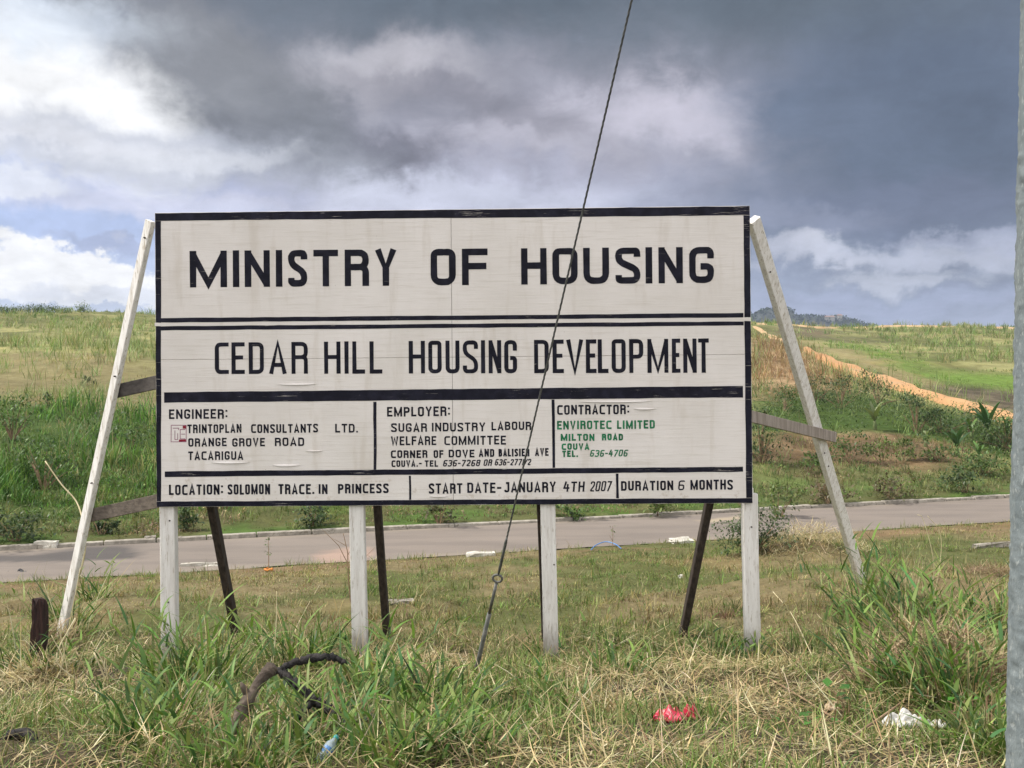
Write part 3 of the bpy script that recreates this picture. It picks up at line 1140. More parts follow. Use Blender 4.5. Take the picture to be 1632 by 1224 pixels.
def line1(b, i0, i1):
    for ch, x0, x1 in list(zip('MINISTRYOFHOUSING',
                          (302.5, 371, 390, 439.5, 459, 499.5, 549, 598, 686, 736, 830, 880, 929, 980, 1028, 1048.5, 1097.5),
                          (361, 380, 429.5, 449, 489, 538, 587, 630.5, 725, 776, 870, 919, 969, 1019, 1038, 1086.5, 1136)))[i0:i1]:
        f = (x0 - 302) / 834
        put_glyph(b, ch, x0, x1, 457.2 - 6.2 * f, 398.3 - 5.2 * f, 10.4)


def line2(b, i0, i1):
    for ch, x0, x1 in list(zip('CEDARHILLHOUSINGDEVELOPMENT',
                          (343, 369.5, 397, 429.5, 465, 517, 549.5, 562, 589.5, 652, 683, 710.5, 738, 767, 779, 804, 851.5, 881, 903, 934, 953, 975, 1003, 1032, 1071, 1089, 1113),
                          (364.5, 390, 420.5, 456.5, 490.5, 542.5, 555, 581.5, 609, 677, 703.5, 732, 761.5, 772.5, 798.5, 823.5, 874, 898, 929, 950, 969, 996.5, 1024.5, 1064.5, 1083.5, 1109.5, 1129)))[i0:i1]:
        f = (x0 - 343) / 786
        put_glyph(b, ch, x0, x1, 595.5 - 1.0 * f, 545 - 5.5 * f, 6.5)


for i0, i1 in ((0, 8), (8, 10), (10, 17)):
    text_obj(lambda b: line1(b, i0, i1), M_LET)
for i0, i1 in ((0, 5), (5, 9), (9, 16), (16, 27)):
    text_obj(lambda b: line2(b, i0, i1), M_LET)


def words(ws, mat, t=2.6):
    for w_ in ws:
        text_obj(lambda b: put_word(b, w_[0], w_[1], w_[2], w_[3], w_[4], w_[5] if len(w_) > 5 else t, w_[6] if len(w_) > 6 else 0.0), mat)


words([('ENGINEER:', 270, 363, 652, 667.5, 2.9)], M_LET)
words([('TRINTOPLAN', 299.5, 385.5, 676, 690), ('CONSULTANTS', 401, 507.5, 676, 690), ('LTD.', 535, 571, 675.5, 689.5)], M_LET)
words([('ORANGE', 301, 362, 698, 711.5), ('GROVE', 371, 423, 698, 711.5), ('ROAD', 439, 485.5, 697.5, 711)], M_LET)
words([('TACARIGUA', 301, 388.5, 719.5, 733.3)], M_LET)
words([('EMPLOYER:', 617.5, 717.5, 648.5, 664, 2.9)], M_LET)
words([('SUGAR', 624, 681, 674.5, 688.5), ('INDUSTRY', 689, 774, 674, 688), ('LABOUR', 784, 847, 672.5, 686)], M_LET)
words([('WELFARE', 624, 696, 695.5, 710), ('COMMITTEE', 709, 807, 695, 709.5)], M_LET)
words([('CORNER', 624, 682, 718, 730.5), ('OF', 692, 707.5, 717.5, 730), ('DOVE', 716, 757, 717, 729.5), ('AND', 764, 788.5, 715.8, 728.5), ('BALISIER', 795.5, 844.5, 715.5, 728), ('AVE', 853.5, 875, 714.8, 727.3)], M_LET)
words([('COUVA.-', 625, 673, 734, 744.5, 2.3), ('TEL', 678, 699, 734, 744.3, 2.3), ('636-7268', 706.5, 765, 733.5, 744, 1.9, .22), ('OR', 771, 784, 732.5, 743, 1.9, .22), ('636-2771/2', 789, 846, 732, 742.3, 1.8, .22)], M_LET)
words([('CONTRACTOR:', 888.5, 1003, 645.8, 661.3, 2.9)], M_LET)
words([('ENVIROTEC', 888.5, 975, 671, 684.8, 2.8), ('LIMITED', 984, 1044, 670.5, 684.2, 2.8)], M_GREENP)
words([('MILTON', 894.5, 948, 692, 703.3, 2.7), ('ROAD', 960, 993.5, 691.8, 702.5, 2.7)], M_GREENP)
words([('COUVA', 896, 940, 707.2, 717.6)], M_GREENP)
words([('TEL.', 897, 922, 718.6, 729), ('636-4706', 940.5, 1000, 717.6, 728.6, 1.9, .22)], M_GREENP)
words([('LOCATION:', 270.5, 356.5, 772.5, 789, 3.1), ('SOLOMON', 364, 431.5, 772, 788.5, 3.1), ('TRACE.', 445, 502, 771.8, 788, 3.1), ('IN', 509, 523, 771.8, 787.5, 3.1), ('PRINCESS', 540, 620.5, 771.5, 787, 3.1)], M_LET)
words([('START', 684.5, 738, 770.8, 787.3, 3.0), ('DATE-', 746, 800, 769.8, 786.3, 3.0), ('JANUARY', 805, 887, 769, 785.5, 3.0), ('4TH', 898.5, 932, 768, 784.5, 2.8, .08), ('2007', 940.5, 974, 767.6, 784, 2.2, .18)], M_LET)
words([('DURATION', 991, 1074, 767.5, 783, 3.0), ('6', 1081.5, 1091, 766.5, 782.3, 2.2, .12), ('MONTHS', 1101.5, 1169, 765.8, 781.8, 3.0)], M_LET)


def logo_lines(b):
    for pl in ([(273.5, 677.2), (297.5, 677.2), (297.5, 703.8), (273.5, 703.8), (273.5, 677.2)],
               [(276, 682), (285.5, 682), (285.5, 685)], [(279.5, 685.5), (279.5, 700), (284, 700), (284, 690)],
               [(296, 684), (288, 684), (288, 699), (296, 699)], [(289.5, 691.5), (296, 691.5)]):
        cnt[0] += 1
        stroke(b, [(uv(*p)[0], uv(*p)[1] + BB) for p in pl], 0.9 * PXM, -0.0014 - 0.00002 * (cnt[0] % 40))




mt_pur = mat_paint('purple_line_paint', (0.20, 0.05, 0.11), 0.8)
o = text_obj(logo_lines, mt_pur)
o.name = 'emblem'
for q4 in ([(292, 677.8), (297, 677.8), (297, 682.6), (292, 682.6)], [(286, 700), (297, 700), (297, 703.4), (286, 703.4)]):
    bm = bmesh.new()
    px_quad(bm, q4, -0.0025)
    bm_obj('emblem_block', bm, M_RED, o)
# curls of lifted veneer
for x0, y0, x1, hpx in ((338, 737, 400, 3.0), (436, 741.5, 480, 3.2), (442, 612, 505, 2.6), (488, 718.5, 516, 1.6), (925, 640.5, 1040, 2.6), (1010, 652, 1046, 2.2), (686, 791.5, 715, 1.4)):
    V, Q = [], []
    for k in range(13):
        t = k / 12
        lift = math.sin(math.pi * t) ** .7
        ua, va = uv(x0 + (x1 - x0) * t, y0 - hpx * lift * .5 - .006 * (x1 - x0) * t)
        ub, vb = uv(x0 + (x1 - x0) * t, y0 + hpx * lift * .5 + .01 - .006 * (x1 - x0) * t)
        V += [(ua, -.0008, va + BB), (ua, -.004 - .005 * lift, (va * .6 + vb * .4) + BB), (ub, -.002 - .010 * lift, vb + BB)]
        if k:
            i0 = 3 * (k - 1)
            Q += [(i0, i0 + 1, i0 + 4, i0 + 3), (i0 + 1, i0 + 2, i0 + 5, i0 + 4)]
    np_mesh('veneer_curl', V, Q, None, None, M_BOARD, sign, smooth=True)

# posts, struts, braces and rails
G_ = 0.55                        # how far timbers run into the ground


def ground_local(p):
    w_ = SIGN + ux * p[0] + uy * p[1]
    return float(H(w_[0], w_[1]))


for pxc, side in ((269.5, 0), (571.5, 0), (875, 0), (1196.5, 0)):
    top = S(pxc - 1.5, 808, 0.075)
    bot = S(pxc + 2.5, 1040, 0.075)
    a = bot + (bot - top) * 0.25
    b_ = top + (top - bot) * (0.95 if pxc < 1000 else 0.092)
    bm = bmesh.new()
    add_beam(bm, a, b_, 0.122, 0.10, side=(1, 0, 0), seg=10)
    bm_obj('post', bm, M_POST, sign)

for (x0, y0, x1, y1, w_) in ((337, 808, 375, 1000, 0.064), (602, 808, 617, 1012, 0.062), (860.5, 808, 869, 1035, 0.06), (1130, 804, 1082, 1045, 0.062)):
    a, b_ = S(x0, y0, 0.30), S(x1, y1, 0.95)
    a2 = a + (a - b_) * 0.35
    b2 = b_ + (b_ - a) * 0.3
    bm = bmesh.new()
    add_beam(bm, b2, a2, w_, 0.09, side=(1, 0, 0), seg=8)
    bm_obj('back_strut', bm, M_WOODD, sign)

# sloping side braces from the top corners down to the ground
LT, LB = S(240, 352, 0.08), S(99, 1003, 0.85)
bm = bmesh.new()
add_beam(bm, LB + (LB - LT) * 0.06, LT, 0.086, 0.05, side=(1, -0.62, 0), seg=10)
bm_obj('side_brace', bm, M_WOODW, sign)['label'] = 'left white brace lit along its outer face'
RTp, RB = S(1200, 350, 0.08), S(1369, 912, 2.6)
bm = bmesh.new()
add_beam(bm, RB + (RB - RTp) * 0.08, RTp, 0.105, 0.07, side=(1, 0.7, 0), seg=10)
bm_obj('side_brace', bm, M_WOODW, sign)['label'] = 'right whitish brace leaning back from the board'


def on_brace(a, b, f):
    return a + (b - a) * f


def brace_at(a, b, py, px):
    """depth on a brace at the photo height py"""
    best = None
    for k in range(200):
        p = on_brace(a, b, k / 199)
        w_ = SIGN + ux * p[0] + uy * p[1] + np.array([0, 0, p[2]])
        v = w_ - EYE
        yy = 612 - F * (v @ UPV) / (v @ FWD)
        if best is None or abs(yy - py) < best[0]:
            best = (abs(yy - py), p[1])
    return best[1]


def rail(px0, py0, px1, py1, a, b, w_, mat, lab, mx=(0.0)):
    d1 = brace_at(a, b, py1, px1)
    p0, p1 = S(px0, py0, 0.07), S(px1, py1, d1 + 0.06)
    bm_ = bmesh.new()
    add_beam(bm_, p0, p1, w_, 0.03, side=(0, 0, 1))
    bm_obj('brace_rail', bm_, mat, sign, bevel=0.003)['label'] = lab


rail(300, 598, 184, 624, LT, LB, 0.115, M_WOODK, 'black rail from the board to the left brace')
rail(300, 788, 138, 823, LT, LB, 0.115, M_WOODB, 'grey brown rail low on the left side')
rail(1150, 652, 1331, 697, RTp, RB, 0.10, M_WOODG, 'grey rail from the board past the right brace')
# rails across the back of the board
for zz in (0.06, 1.2, 2.30):
    bm = bmesh.new()
    x1 = 2.475 if zz < 0.1 else 2.435
    add_box(bm, (-2.43, 0.127, BB + zz - 0.05), (x1, 0.165, BB + zz + 0.05))
    bm_obj('back_rail', bm, M_WOODG if zz > 0.1 else M_WOODW, sign, bevel=0.003)
bm = bmesh.new()
add_box(bm, (sx_ - 0.05, 0.0195, BB + 0.01), (sx_ + 0.05, 0.06, BB + BH - 0.01))
bm_obj('seam_batten', bm, M_WOODD, sign)
nails = [on_brace(a, b_, f) + np.array([0, -.06, 0]) for a, b_, f in ((LT, LB, .04), (LT, LB, .36), (LT, LB, .62), (RTp, RB, .12), (RTp, RB, .60), (RTp, RB, .64))]
nails += [S(pxn, pyn, 0.02) for pxn, pyn in ((883, 900), (270, 830), (1198, 840), (268, 960))]
for p in nails:
    bm = bmesh.new()
    add_tube(bm, [p, p + np.array([0, .03, 0])], 0.007, 6)
    bm_obj('nail', bm, M_WOODD, sign)

# ------------------------------------------------------------------ utility pole and its guy wire
M_POLE = mat_noise('grey_green_pole', (0.125, 0.148, 0.155), (0.165, 0.190, 0.195), 9.0, 0.85, (3, 3, 1.5), 0.3, 0.7, 0.7, 0.006, c2=(0.24, 0.26, 0.255), s2=24.0)
PY = 3.0
pA, pB = at(1619.5, 300, PY), at(1604, 1224, PY)
ax_ = (pB - pA) / (pB[2] - pA[2])
RP = 0.135
pole_ = empty('utility_pole', (pB[0] + ax_[0] * (0.6 - pB[2]) + RP + 0.011, PY, 0.62))
tag(pole_, 'grey rough utility pole standing close at the right edge of the picture', 'utility pole')
nz_, nr_ = 900, 72
zz = np.concatenate([np.linspace(-0.6, 3.2, nz_ - 60), np.linspace(3.3, 9.2, 60)])
an = np.linspace(0, 2 * np.pi, nr_, endpoint=False)
Zg, Ag = np.meshgrid(zz, an, indexing='ij')
rad = RP - 0.0035 * np.maximum(Zg, 0)
rad = rad + 0.007 * (fbm(Ag * 9, Zg * 34, 81, 3) - 0.5) * 2 * sstep(fbm(Ag * 3, Zg * 5, 82), 0.25, 0.5) + 0.004 * (fbm(Ag * 5, Zg * 3.0, 83) - 0.5)
pv = np.stack([np.cos(Ag) * rad + ax_[0] * Zg, np.sin(Ag) * rad, Zg], -1).reshape(-1, 3)
i = np.arange(nz_ - 1)[:, None] * nr_
j = np.arange(nr_)[None, :]
j2 = (j + 1) % nr_
qd = np.stack([i + j, i + j2, i + nr_ + j2, i + nr_ + j], -1).reshape(-1, 4)
np_mesh('shaft', pv, qd, None, None, M_POLE, pole_, smooth=True)
bm = bmesh.new()
add_tube(bm, [(ax_[0] * 9.15, 0, 9.15), (ax_[0] * 9.2, 0, 9.24)], [0.115, 0.10], 24)
bm_obj('cap', bm, M_POLE, pole_, smooth=False)

M_CABLE = mat_noise('galvanised_cable', (0.035, 0.038, 0.036), (0.085, 0.088, 0.082), 30.0, 0.55, (1, 1, 1), bmp=0.5, bdist=0.002, spec=0.5)
M_ROD = mat_noise('galvanised_rod', (0.065, 0.068, 0.060), (0.13, 0.13, 0.12), 12.0, 0.55, bmp=0.3, spec=0.5, c2=(0.12, 0.075, 0.045), s2=8.0)
gb = ground_pt(757, 1076)
guy = empty('guy_wire', gb)
tag(guy, 'taut dark steel guy wire slanting across the front of the sign to a ground rod', 'guy wire')
topW = np.array([pole_.location[0] + ax_[0] * 8.2, PY, 0.62 + 8.2])
# straight line from the ground anchor to the pole that passes where the photo shows it
k0, k1 = ray(788, 921), ray(1003, 0)
nrm = np.cross(k0, k1)
nrm /= np.linalg.norm(nrm)
topW = topW - nrm * ((topW - EYE) @ nrm)


def on_wire(px, py):
    d = ray(px, py)
    # closest point on the line gb->topW to the ray
    u_ = (topW - gb)
    w0 = gb - EYE
    a, b, c = u_ @ u_, u_ @ d, d @ d
    dd, ee = u_ @ w0, d @ w0
    t = (b * ee - c * dd) / (a * c - b * b)
    return gb + u_ * t


eyeP = on_wire(789, 921)
udir = (topW - eyeP) / np.linalg.norm(topW - eyeP)
rdir = (eyeP - gb) / np.linalg.norm(eyeP - gb)
REL_ = lambda p: np.asarray(p) - gb
# cable: twisted strands
nt = 1400
ts = np.linspace(0, 1, nt)
sx = np.cross(udir, [0, 1, 0])
sx /= np.linalg.norm(sx)
sy = np.cross(udir, sx)
LW = np.linalg.norm(topW - eyeP)
vs, qs = [], []
for s_ in range(3):
    ph = ts * LW / 0.11 * 2 * np.pi + s_ * 2.094
    cen = REL_(eyeP + udir * 0.05)[None] + (ts * (LW - 0.05))[:, None] * udir[None] + 0.0031 * (np.cos(ph)[:, None] * sx + np.sin(ph)[:, None] * sy)
    k_ = np.arange(6) * np.pi / 3
    ring = cen[:, None, :] + 0.0034 * (np.cos(k_)[None, :, None] * sx + np.sin(k_)[None, :, None] * sy)
    b0 = sum(len(v_) for v_ in vs)
    vs.append(ring.reshape(-1, 3))
    i = np.arange(nt - 1)[:, None] * 6 + b0
    j = np.arange(6)[None, :]
    qs.append(np.stack([i + j, i + (j + 1) % 6, i + 6 + (j + 1) % 6, i + 6 + j], -1).reshape(-1, 4))
np_mesh('cable', np.concatenate(vs), np.concatenate(qs), None, None, M_CABLE, guy, smooth=True)
bm = bmesh.new()
add_tube(bm, [REL_(gb - rdir * 0.25), REL_(gb + rdir * 0.0), REL_(eyeP - rdir * 0.30)], [0.016, 0.016, 0.0155], 10)
add_tube(bm, [REL_(eyeP - rdir * 0.31), REL_(eyeP - rdir * 0.04)], 0.011, 10)
bm_obj('anchor_rod', bm, M_ROD, guy, smooth=True)
bm = bmesh.new()
rg = []
for k in range(19):
    a_ = 2 * math.pi * k / 18
    rg.append(REL_(eyeP) + sx * (0.032 * math.cos(a_)) + udir * (0.030 * math.sin(a_)))
add_tube(bm, rg, 0.0085, 8, cap=False)
bm_obj('eye_ring', bm, M_ROD, guy, smooth=True)
bm = bmesh.new()
add_tube(bm, [REL_(eyeP + udir * 0.03), REL_(eyeP + udir * 0.09), REL_(eyeP + udir * 0.30), REL_(eyeP + udir * 0.34)], [0.006, 0.011, 0.010, 0.006], 8, lump=0.12, seed=3)
bm_obj('cable_clamp', bm, M_CABLE, guy, smooth=True)


# ------------------------------------------------------------------ blades of grass, leaves
def blades(base, az, lean, curve, length, width, color, nseg=3, twist=0.6):
    N = len(base)
    s = np.linspace(0, 1, nseg + 1)
    h = np.stack([np.sin(az), np.cos(az), np.zeros(N)], -1)
    up = np.array([0, 0, 1.0])
    tw = rng.uniform(-twist, twist, N) if twist else np.zeros(N)
    side = np.stack([np.cos(az), -np.sin(az), np.zeros(N)], -1) * np.cos(tw)[:, None] + h * np.sin(tw)[:, None]
    p = np.asarray(base, float).copy()
    V = []
    for k in range(nseg + 1):
        w = width * (1 - s[k] ** 1.6) * (0.55 + 0.45 * min(1, s[k] * 4 + 0.0))
        if k < nseg:
            V.append(p - side * (w / 2)[:, None])
            V.append(p + side * (w / 2)[:, None])
        else:
            V.append(p)
        if k < nseg:
            th = lean + curve * (s[k] + s[k + 1]) / 2
            p = p + (h * np.sin(th)[:, None] + up * np.cos(th)[:, None]) * (length / nseg)[:, None]
    nv = 2 * nseg + 1
    V = np.stack(V, 1).reshape(-1, 3)
    b0 = (np.arange(N) * nv)[:, None]
    quads = np.concatenate([np.stack([b0[:, 0] + 2 * k, b0[:, 0] + 2 * k + 1, b0[:, 0] + 2 * k + 3, b0[:, 0] + 2 * k + 2], -1) for k in range(nseg - 1)]) if nseg > 1 else np.zeros((0, 4), int)
    k = nseg - 1
    tris = np.stack([b0[:, 0] + 2 * k, b0[:, 0] + 2 * k + 1, b0[:, 0] + 2 * k + 2], -1)
    C = np.repeat(color, nv, axis=0)
    return V, quads, tris, C


class Batch:
    def __init__(self):
        self.v, self.q, self.t, self.c, self.n = [], [], [], [], 0

    def add(self, b):
        V, Q, T, C = b
        self.v.append(V)
        self.c.append(C)
        if len(Q):
            self.q.append(Q + self.n)
        if len(T):
            self.t.append(T + self.n)
        self.n += len(V)

    def build(self, name, mat, parent=None, origin=None):
        v = np.concatenate(self.v)
        if origin is not None:
            v = v - np.asarray(origin)
        return np_mesh(name, v, np.concatenate(self.q) if self.q else None, np.concatenate(self.t) if self.t else None,
                       np.concatenate(self.c), mat, parent)


def leaves(cen, nrm_az, pitch, size, aspect, color):
    """folded diamond leaves"""
    N = len(cen)
    d = np.stack([np.sin(nrm_az) * np.cos(pitch), np.cos(nrm_az) * np.cos(pitch), np.sin(pitch)], -1)
    s = np.stack([np.cos(nrm_az), -np.sin(nrm_az), np.zeros(N)], -1)
    u = np.cross(s, d)
    L_ = size[:, None]
    w_ = (size * aspect)[:, None]
    v = np.stack([cen, cen + d * L_ * .45 + s * w_ * .5 + u * L_ * .08, cen + d * L_ - u * L_ * .12, cen + d * L_ * .45 - s * w_ * .5 + u * L_ * .08, cen + d * L_ * .45], 1).reshape(-1, 3)
    b = np.arange(N) * 5
    tris = np.concatenate([np.stack([b, b + 1, b + 4], -1), np.stack([b + 1, b + 2, b + 4], -1), np.stack([b + 2, b + 3, b + 4], -1), np.stack([b + 3, b, b + 4], -1)])
    return v, np.zeros((0, 4), int), tris, np.repeat(color, 5, axis=0)


def palette(cols, n, jit=0.18, weights=None):
    cols = np.array(cols, float)
    i = rng.choice(len(cols), n, p=weights)
    c = cols[i] * (1 + rng.normal(0, jit, (n, 1))) * (1 + rng.normal(0, 0.05, (n, 3)))
    return np.clip(c, 0.004, 0.8)


def fan(n, y0, y1, power=1.0, half=34):
    """points in the fan the camera and its neighbours can see"""
    a = np.radians(rng.uniform(-half, half, n))
    u = rng.uniform(0, 1, n)
    if power == 0:
        y = y0 * (y1 / y0) ** u
    else:
        y = (y0 ** power + u * (y1 ** power - y0 ** power)) ** (1 / power)
    return np.tan(a) * y, y


def ground_v(x, y, dz=0.0):
    return np.stack([x, y, H(x, y) + dz], -1)


GREENS = [(0.105, 0.185, 0.032), (0.150, 0.230, 0.050), (0.070, 0.132, 0.026), (0.190, 0.235, 0.072)]
STRAWS = [(0.38, 0.31, 0.16), (0.46, 0.39, 0.22), (0.30, 0.23, 0.115), (0.52, 0.46, 0.30), (0.22, 0.155, 0.085)]
OLIVES = [(0.150, 0.160, 0.055), (0.200, 0.190, 0.080), (0.110, 0.135, 0.040), (0.26, 0.22, 0.11)]


def thin(x, y, f):
    k = rng.uniform(0, 1, len(x)) < f
    return x[k], y[k]


CLUMPS = [(ground_pt(a, b), r_) for a, b, r_ in ((330, 1120, .42), (430, 1130, .5), (540, 1120, .5), (250, 1150, .4), (610, 1180, .45), (390, 1210, .5),
                                                  (1450, 1010, .5), (1400, 1060, .45), (1520, 1030, .5), (1500, 1120, .5), (1560, 1180, .5), (100, 1040, .3))]


def green_den(x, y):
    g = sstep(fbm(x * 1.1, y * 1.1, 91), 0.45, 0.62) * 0.75
    for c, r_ in CLUMPS:
        g = np.maximum(g, np.exp(-(((x - c[0]) ** 2 + (y - c[1]) ** 2) / r_ ** 2)))
    return g


LITTER = [(ground_pt(a, b), r_) for a, b, r_ in ((1068, 1147, .15), (1100, 1146, .08), (1445, 1158, .18), (1497, 1160, .08), (508, 1216, .04), (400, 1120, .10), (30, 1180, .10), (757, 1076, .05), (1327, 1132, .07))]


def keep_clear(x, y):
    """1 where nothing lies in the grass, 0 over the litter and just in front of it"""
    f = np.ones(len(x))
    for c, r_ in LITTER:
        f *= 1 - np.exp(-(((x - c[0]) / r_) ** 2 + ((y - c[1] + .12) / (r_ * 1.3)) ** 2) ** 2) * .80
    return f


# A: foreground litter of cut straw, most of it lying flat
B = Batch()
x, y = fan(56000, 2.2, 9.6, 1.25)
x, y = thin(x, y, (0.15 + 0.70 * sstep(fbm(x * 1.4, y * 1.4, 92), 0.35, 0.6)) * sstep(y, 9.6, 8.4) * keep_clear(x, y))
n = len(x)
ln = rng.uniform(0.05, 0.15, n) + 0.2 * rng.uniform(0, 1, n) ** 4
heap = 0.10 * sstep(fbm(x * 2.3, y * 2.3, 90), 0.45, 0.7)
B.add(blades(ground_v(x, y, 0.0) + np.stack([np.zeros(n), np.zeros(n), rng.uniform(0, 1, n) * (0.035 + heap)], -1), rng.uniform(0, 6.28, n), rng.normal(1.42, 0.2, n), rng.normal(0.2, 0.55, n), ln, rng.uniform(0.004, 0.010, n), palette(STRAWS, n, .25, [.3, .22, .22, .10, .16]), 3))
x, y = fan(2000, 2.4, 8.8, 1.3)
x, y = thin(x, y, keep_clear(x, y))
n = len(x)
B.add(blades(ground_v(x, y), rng.uniform(0, 6.28, n), rng.normal(1.0, 0.35, n), rng.normal(0.5, 0.6, n), rng.uniform(0.15, 0.5, n), rng.uniform(0.004, 0.009, n), palette(STRAWS, n, .2), 4))
B.build('dry_straw', M_STRAW)['kind'] = 'stuff'

# B: foreground green grass
B = Batch()
x, y = fan(110000, 2.2, 10.0, 1.3)
x, y = thin(x, y, (0.42 + 0.58 * green_den(x, y)) * sstep(y, 10.0, 8.4) * keep_clear(x, y))
n = len(x)
g = green_den(x, y)
B.add(blades(ground_v(x, y), rng.uniform(0, 6.28, n), rng.normal(0.65, 0.4, n), rng.normal(0.8, 0.6, n), rng.uniform(0.05, 0.17, n) * (0.7 + 0.9 * g), rng.uniform(0.004, 0.009, n) * (1 + .6 * g), palette(GREENS + OLIVES[:2], n, .25), 3))
o = B.build('foreground_grass', M_GRASS)
o['kind'] = 'stuff'

def tufts(n, y0, y1, power, half, per, spread, dens):
    """cluster points: whole tufts are kept or dropped together"""
    cx, cy = fan(n, y0, y1, power, half)
    cx, cy = thin(cx, cy, dens(cx, cy))
    m_ = len(cx)
    r_ = rng.normal(0, 1, (m_ * per, 2)) * spread
    return np.repeat(cx, per) + r_[:, 0], np.repeat(cy, per) + r_[:, 1], np.repeat(np.arange(m_), per), m_


# C: mown grass between sign and road, with sparse weeds
B = Batch()


def c_den(x, y):
    ok = road_d(x, y) < -HALF + 0.02 + 0.30 * (fbm(x * 1.6, y * 1.6, 93) - 0.35)
    return ok * (0.25 + .75 * sstep(fbm(x * 1.1, y * 1.5, 89), 0.62, 0.48))


x, y, ti, m_ = tufts(52000, 7.6, 28.0, 0.8, 34, 6, 0.035, c_den)
n = len(x)
dr = sstep(fbm(x * 0.55, y * 0.55, 21) * .6 + fbm(x * 1.9, y * 1.9, 88) * .4, 0.38, 0.60)
cg = palette(OLIVES[:3] + GREENS, m_, .15)[ti]
cd_ = palette([(0.31, 0.26, 0.11), (0.26, 0.23, 0.095), (0.21, 0.145, 0.08), (0.34, 0.30, 0.16)], m_, .15)[ti]
pick = (rng.uniform(0, 1, m_)[ti] < 0.10 + 0.70 * dr)[:, None]
tone = rng.uniform(.55, 1.4, m_)[ti][:, None]
tuft = sstep(fbm(x * 2.3, y * 2.3, 95), 0.45, 0.68)
tall = np.where(rng.uniform(0, 1, m_) < 0.05, 2.0, 1.0)[ti] * (0.55 + 1.3 * tuft) * rng.uniform(.6, 1.3, m_)[ti]
flat = np.where(rng.uniform(0, 1, m_) < 0.4, .7, 0)[ti]
B.add(blades(ground_v(x, y), rng.uniform(0, 6.28, n), rng.normal(0.5, 0.35, n) + flat, rng.normal(0.6, 0.5, n), rng.uniform(0.035, 0.09, n) * tall, rng.uniform(0.006, 0.014, n), np.where(pick, cd_, cg) * tone, 2))
x, y = fan(12000, 8.4, 20.0, 0.8)
x, y = thin(x, y, (road_d(x, y) < -HALF - .2) * sstep(fbm(x * 0.9, y * 0.9, 94), 0.48, 0.62))
n = len(x)
B.add(blades(ground_v(x, y), rng.uniform(0, 6.28, n), rng.normal(0.4, 0.3, n), rng.normal(0.6, 0.4, n), rng.uniform(0.06, 0.20, n), rng.uniform(0.006, 0.014, n), palette(GREENS + OLIVES, n, .2), 3))
B.build('mown_grass', M_GRASS)['kind'] = 'stuff'


# D: weedy verge beyond the road
B = Batch()


def d_den(x, y):
    w = road_d(x, y) - HALF
    f = (w > 0.25) * (w < 9) * (0.28 + 0.72 * sstep(fbm(x * 0.8, y * 0.8, 96), 0.36, 0.6))
    return f * (1 - .55 * soft_in(x, y, Z_RSOIL, 1, 44)) * (1 - .7 * soft_in(x, y, Z_RBUSH, 1.5, 43))


x, y, ti, m_ = tufts(14000, 16.0, 36.0, 1.0, 36, 7, 0.07, d_den)
w = road_d(x, y) - HALF
n = len(x)
th = rng.uniform(.35, 1.3, m_)[ti]
hh = (0.10 + 0.22 * sstep(w, 0.2, 2.6)) * (0.4 + 1.0 * fbm(x * 0.7, y * 0.7, 97)) * th
brown = ((rng.uniform(0, 1, m_)[ti] < 0.75 * sstep(fbm(x * 0.45, y * 0.45, 98), 0.47, 0.62)))[:, None]
tone = rng.uniform(.65, 1.35, m_)[ti][:, None]
cg = palette([(0.105, 0.155, 0.040), (0.155, 0.190, 0.060), (0.075, 0.125, 0.030), (0.21, 0.20, 0.085)], m_, .15)[ti] * tone
cb = palette([(0.20, 0.140, 0.085), (0.26, 0.20, 0.11), (0.14, 0.11, 0.06)], m_, .15)[ti] * tone
B.add(blades(ground_v(x, y), rng.uniform(0, 6.28, n), rng.normal(0.35, 0.3, n), rng.normal(0.6, 0.4, n), hh * rng.uniform(.6, 1.3, n), rng.uniform(0.012, 0.028, n), np.where(brown, cb, cg), 3))
n2 = n // 2
i = rng.choice(n, n2)
B.add(leaves(ground_v(x[i], y[i]) + np.stack([rng.normal(0, .08, n2), rng.normal(0, .08, n2), hh[i] * rng.uniform(.2, 1.1, n2)], -1), rng.uniform(0, 6.28, n2), rng.normal(0.2, .5, n2), rng.uniform(.04, .10, n2), np.full(n2, .5), np.where(brown[i], cb[i], palette([(0.09, 0.155, 0.035), (0.14, 0.19, 0.055), (0.065, 0.11, 0.03)], n2, .2)) * tone[i]))
B.build('verge_weeds', M_GRASS)['kind'] = 'stuff'

# E: tall reedy grass on the left bank
B = Batch()
x, y, ti, m_ = tufts(13000, 20.0, 42.0, 1.0, 38, 9, 0.13, lambda x, y: soft_in(x, y, Z_LTALL, 2.0, 41) * (0.10 + 0.9 * sstep(fbm(x * 0.35, y * 0.35, 99), 0.34, 0.58)))
n = len(x)
hh = (0.15 + 0.95 * sstep(fbm(x * 0.4, y * 0.4, 100), .3, .75)) * rng.uniform(.5, 1.2, m_)[ti] * rng.uniform(.7, 1.15, n)
tone = (rng.uniform(.6, 1.3, m_)[ti] * (.75 + .6 * fbm(x * .5, y * .5, 87)))[:, None]
ye = (rng.uniform(0, 1, m_)[ti] < sstep(fbm(x * .3, y * .3, 86), .5, .66) * .35)[:, None]
ce = np.where(ye, palette([(0.20, 0.215, 0.08), (0.16, 0.20, 0.06), (0.24, 0.225, 0.11)], n, .15), palette([(0.075, 0.175, 0.030), (0.105, 0.225, 0.040), (0.050, 0.115, 0.024), (0.15, 0.24, 0.055)], n, .15)) * tone
B.add(blades(ground_v(x, y), rng.uniform(0, 6.28, n), rng.normal(0.2, 0.2, n), rng.normal(0.7, 0.4, n), hh, rng.uniform(0.022, 0.045, n), ce, 4))
o = B.build('reedy_tall_grass', M_GRASS)
o['kind'] = 'stuff'

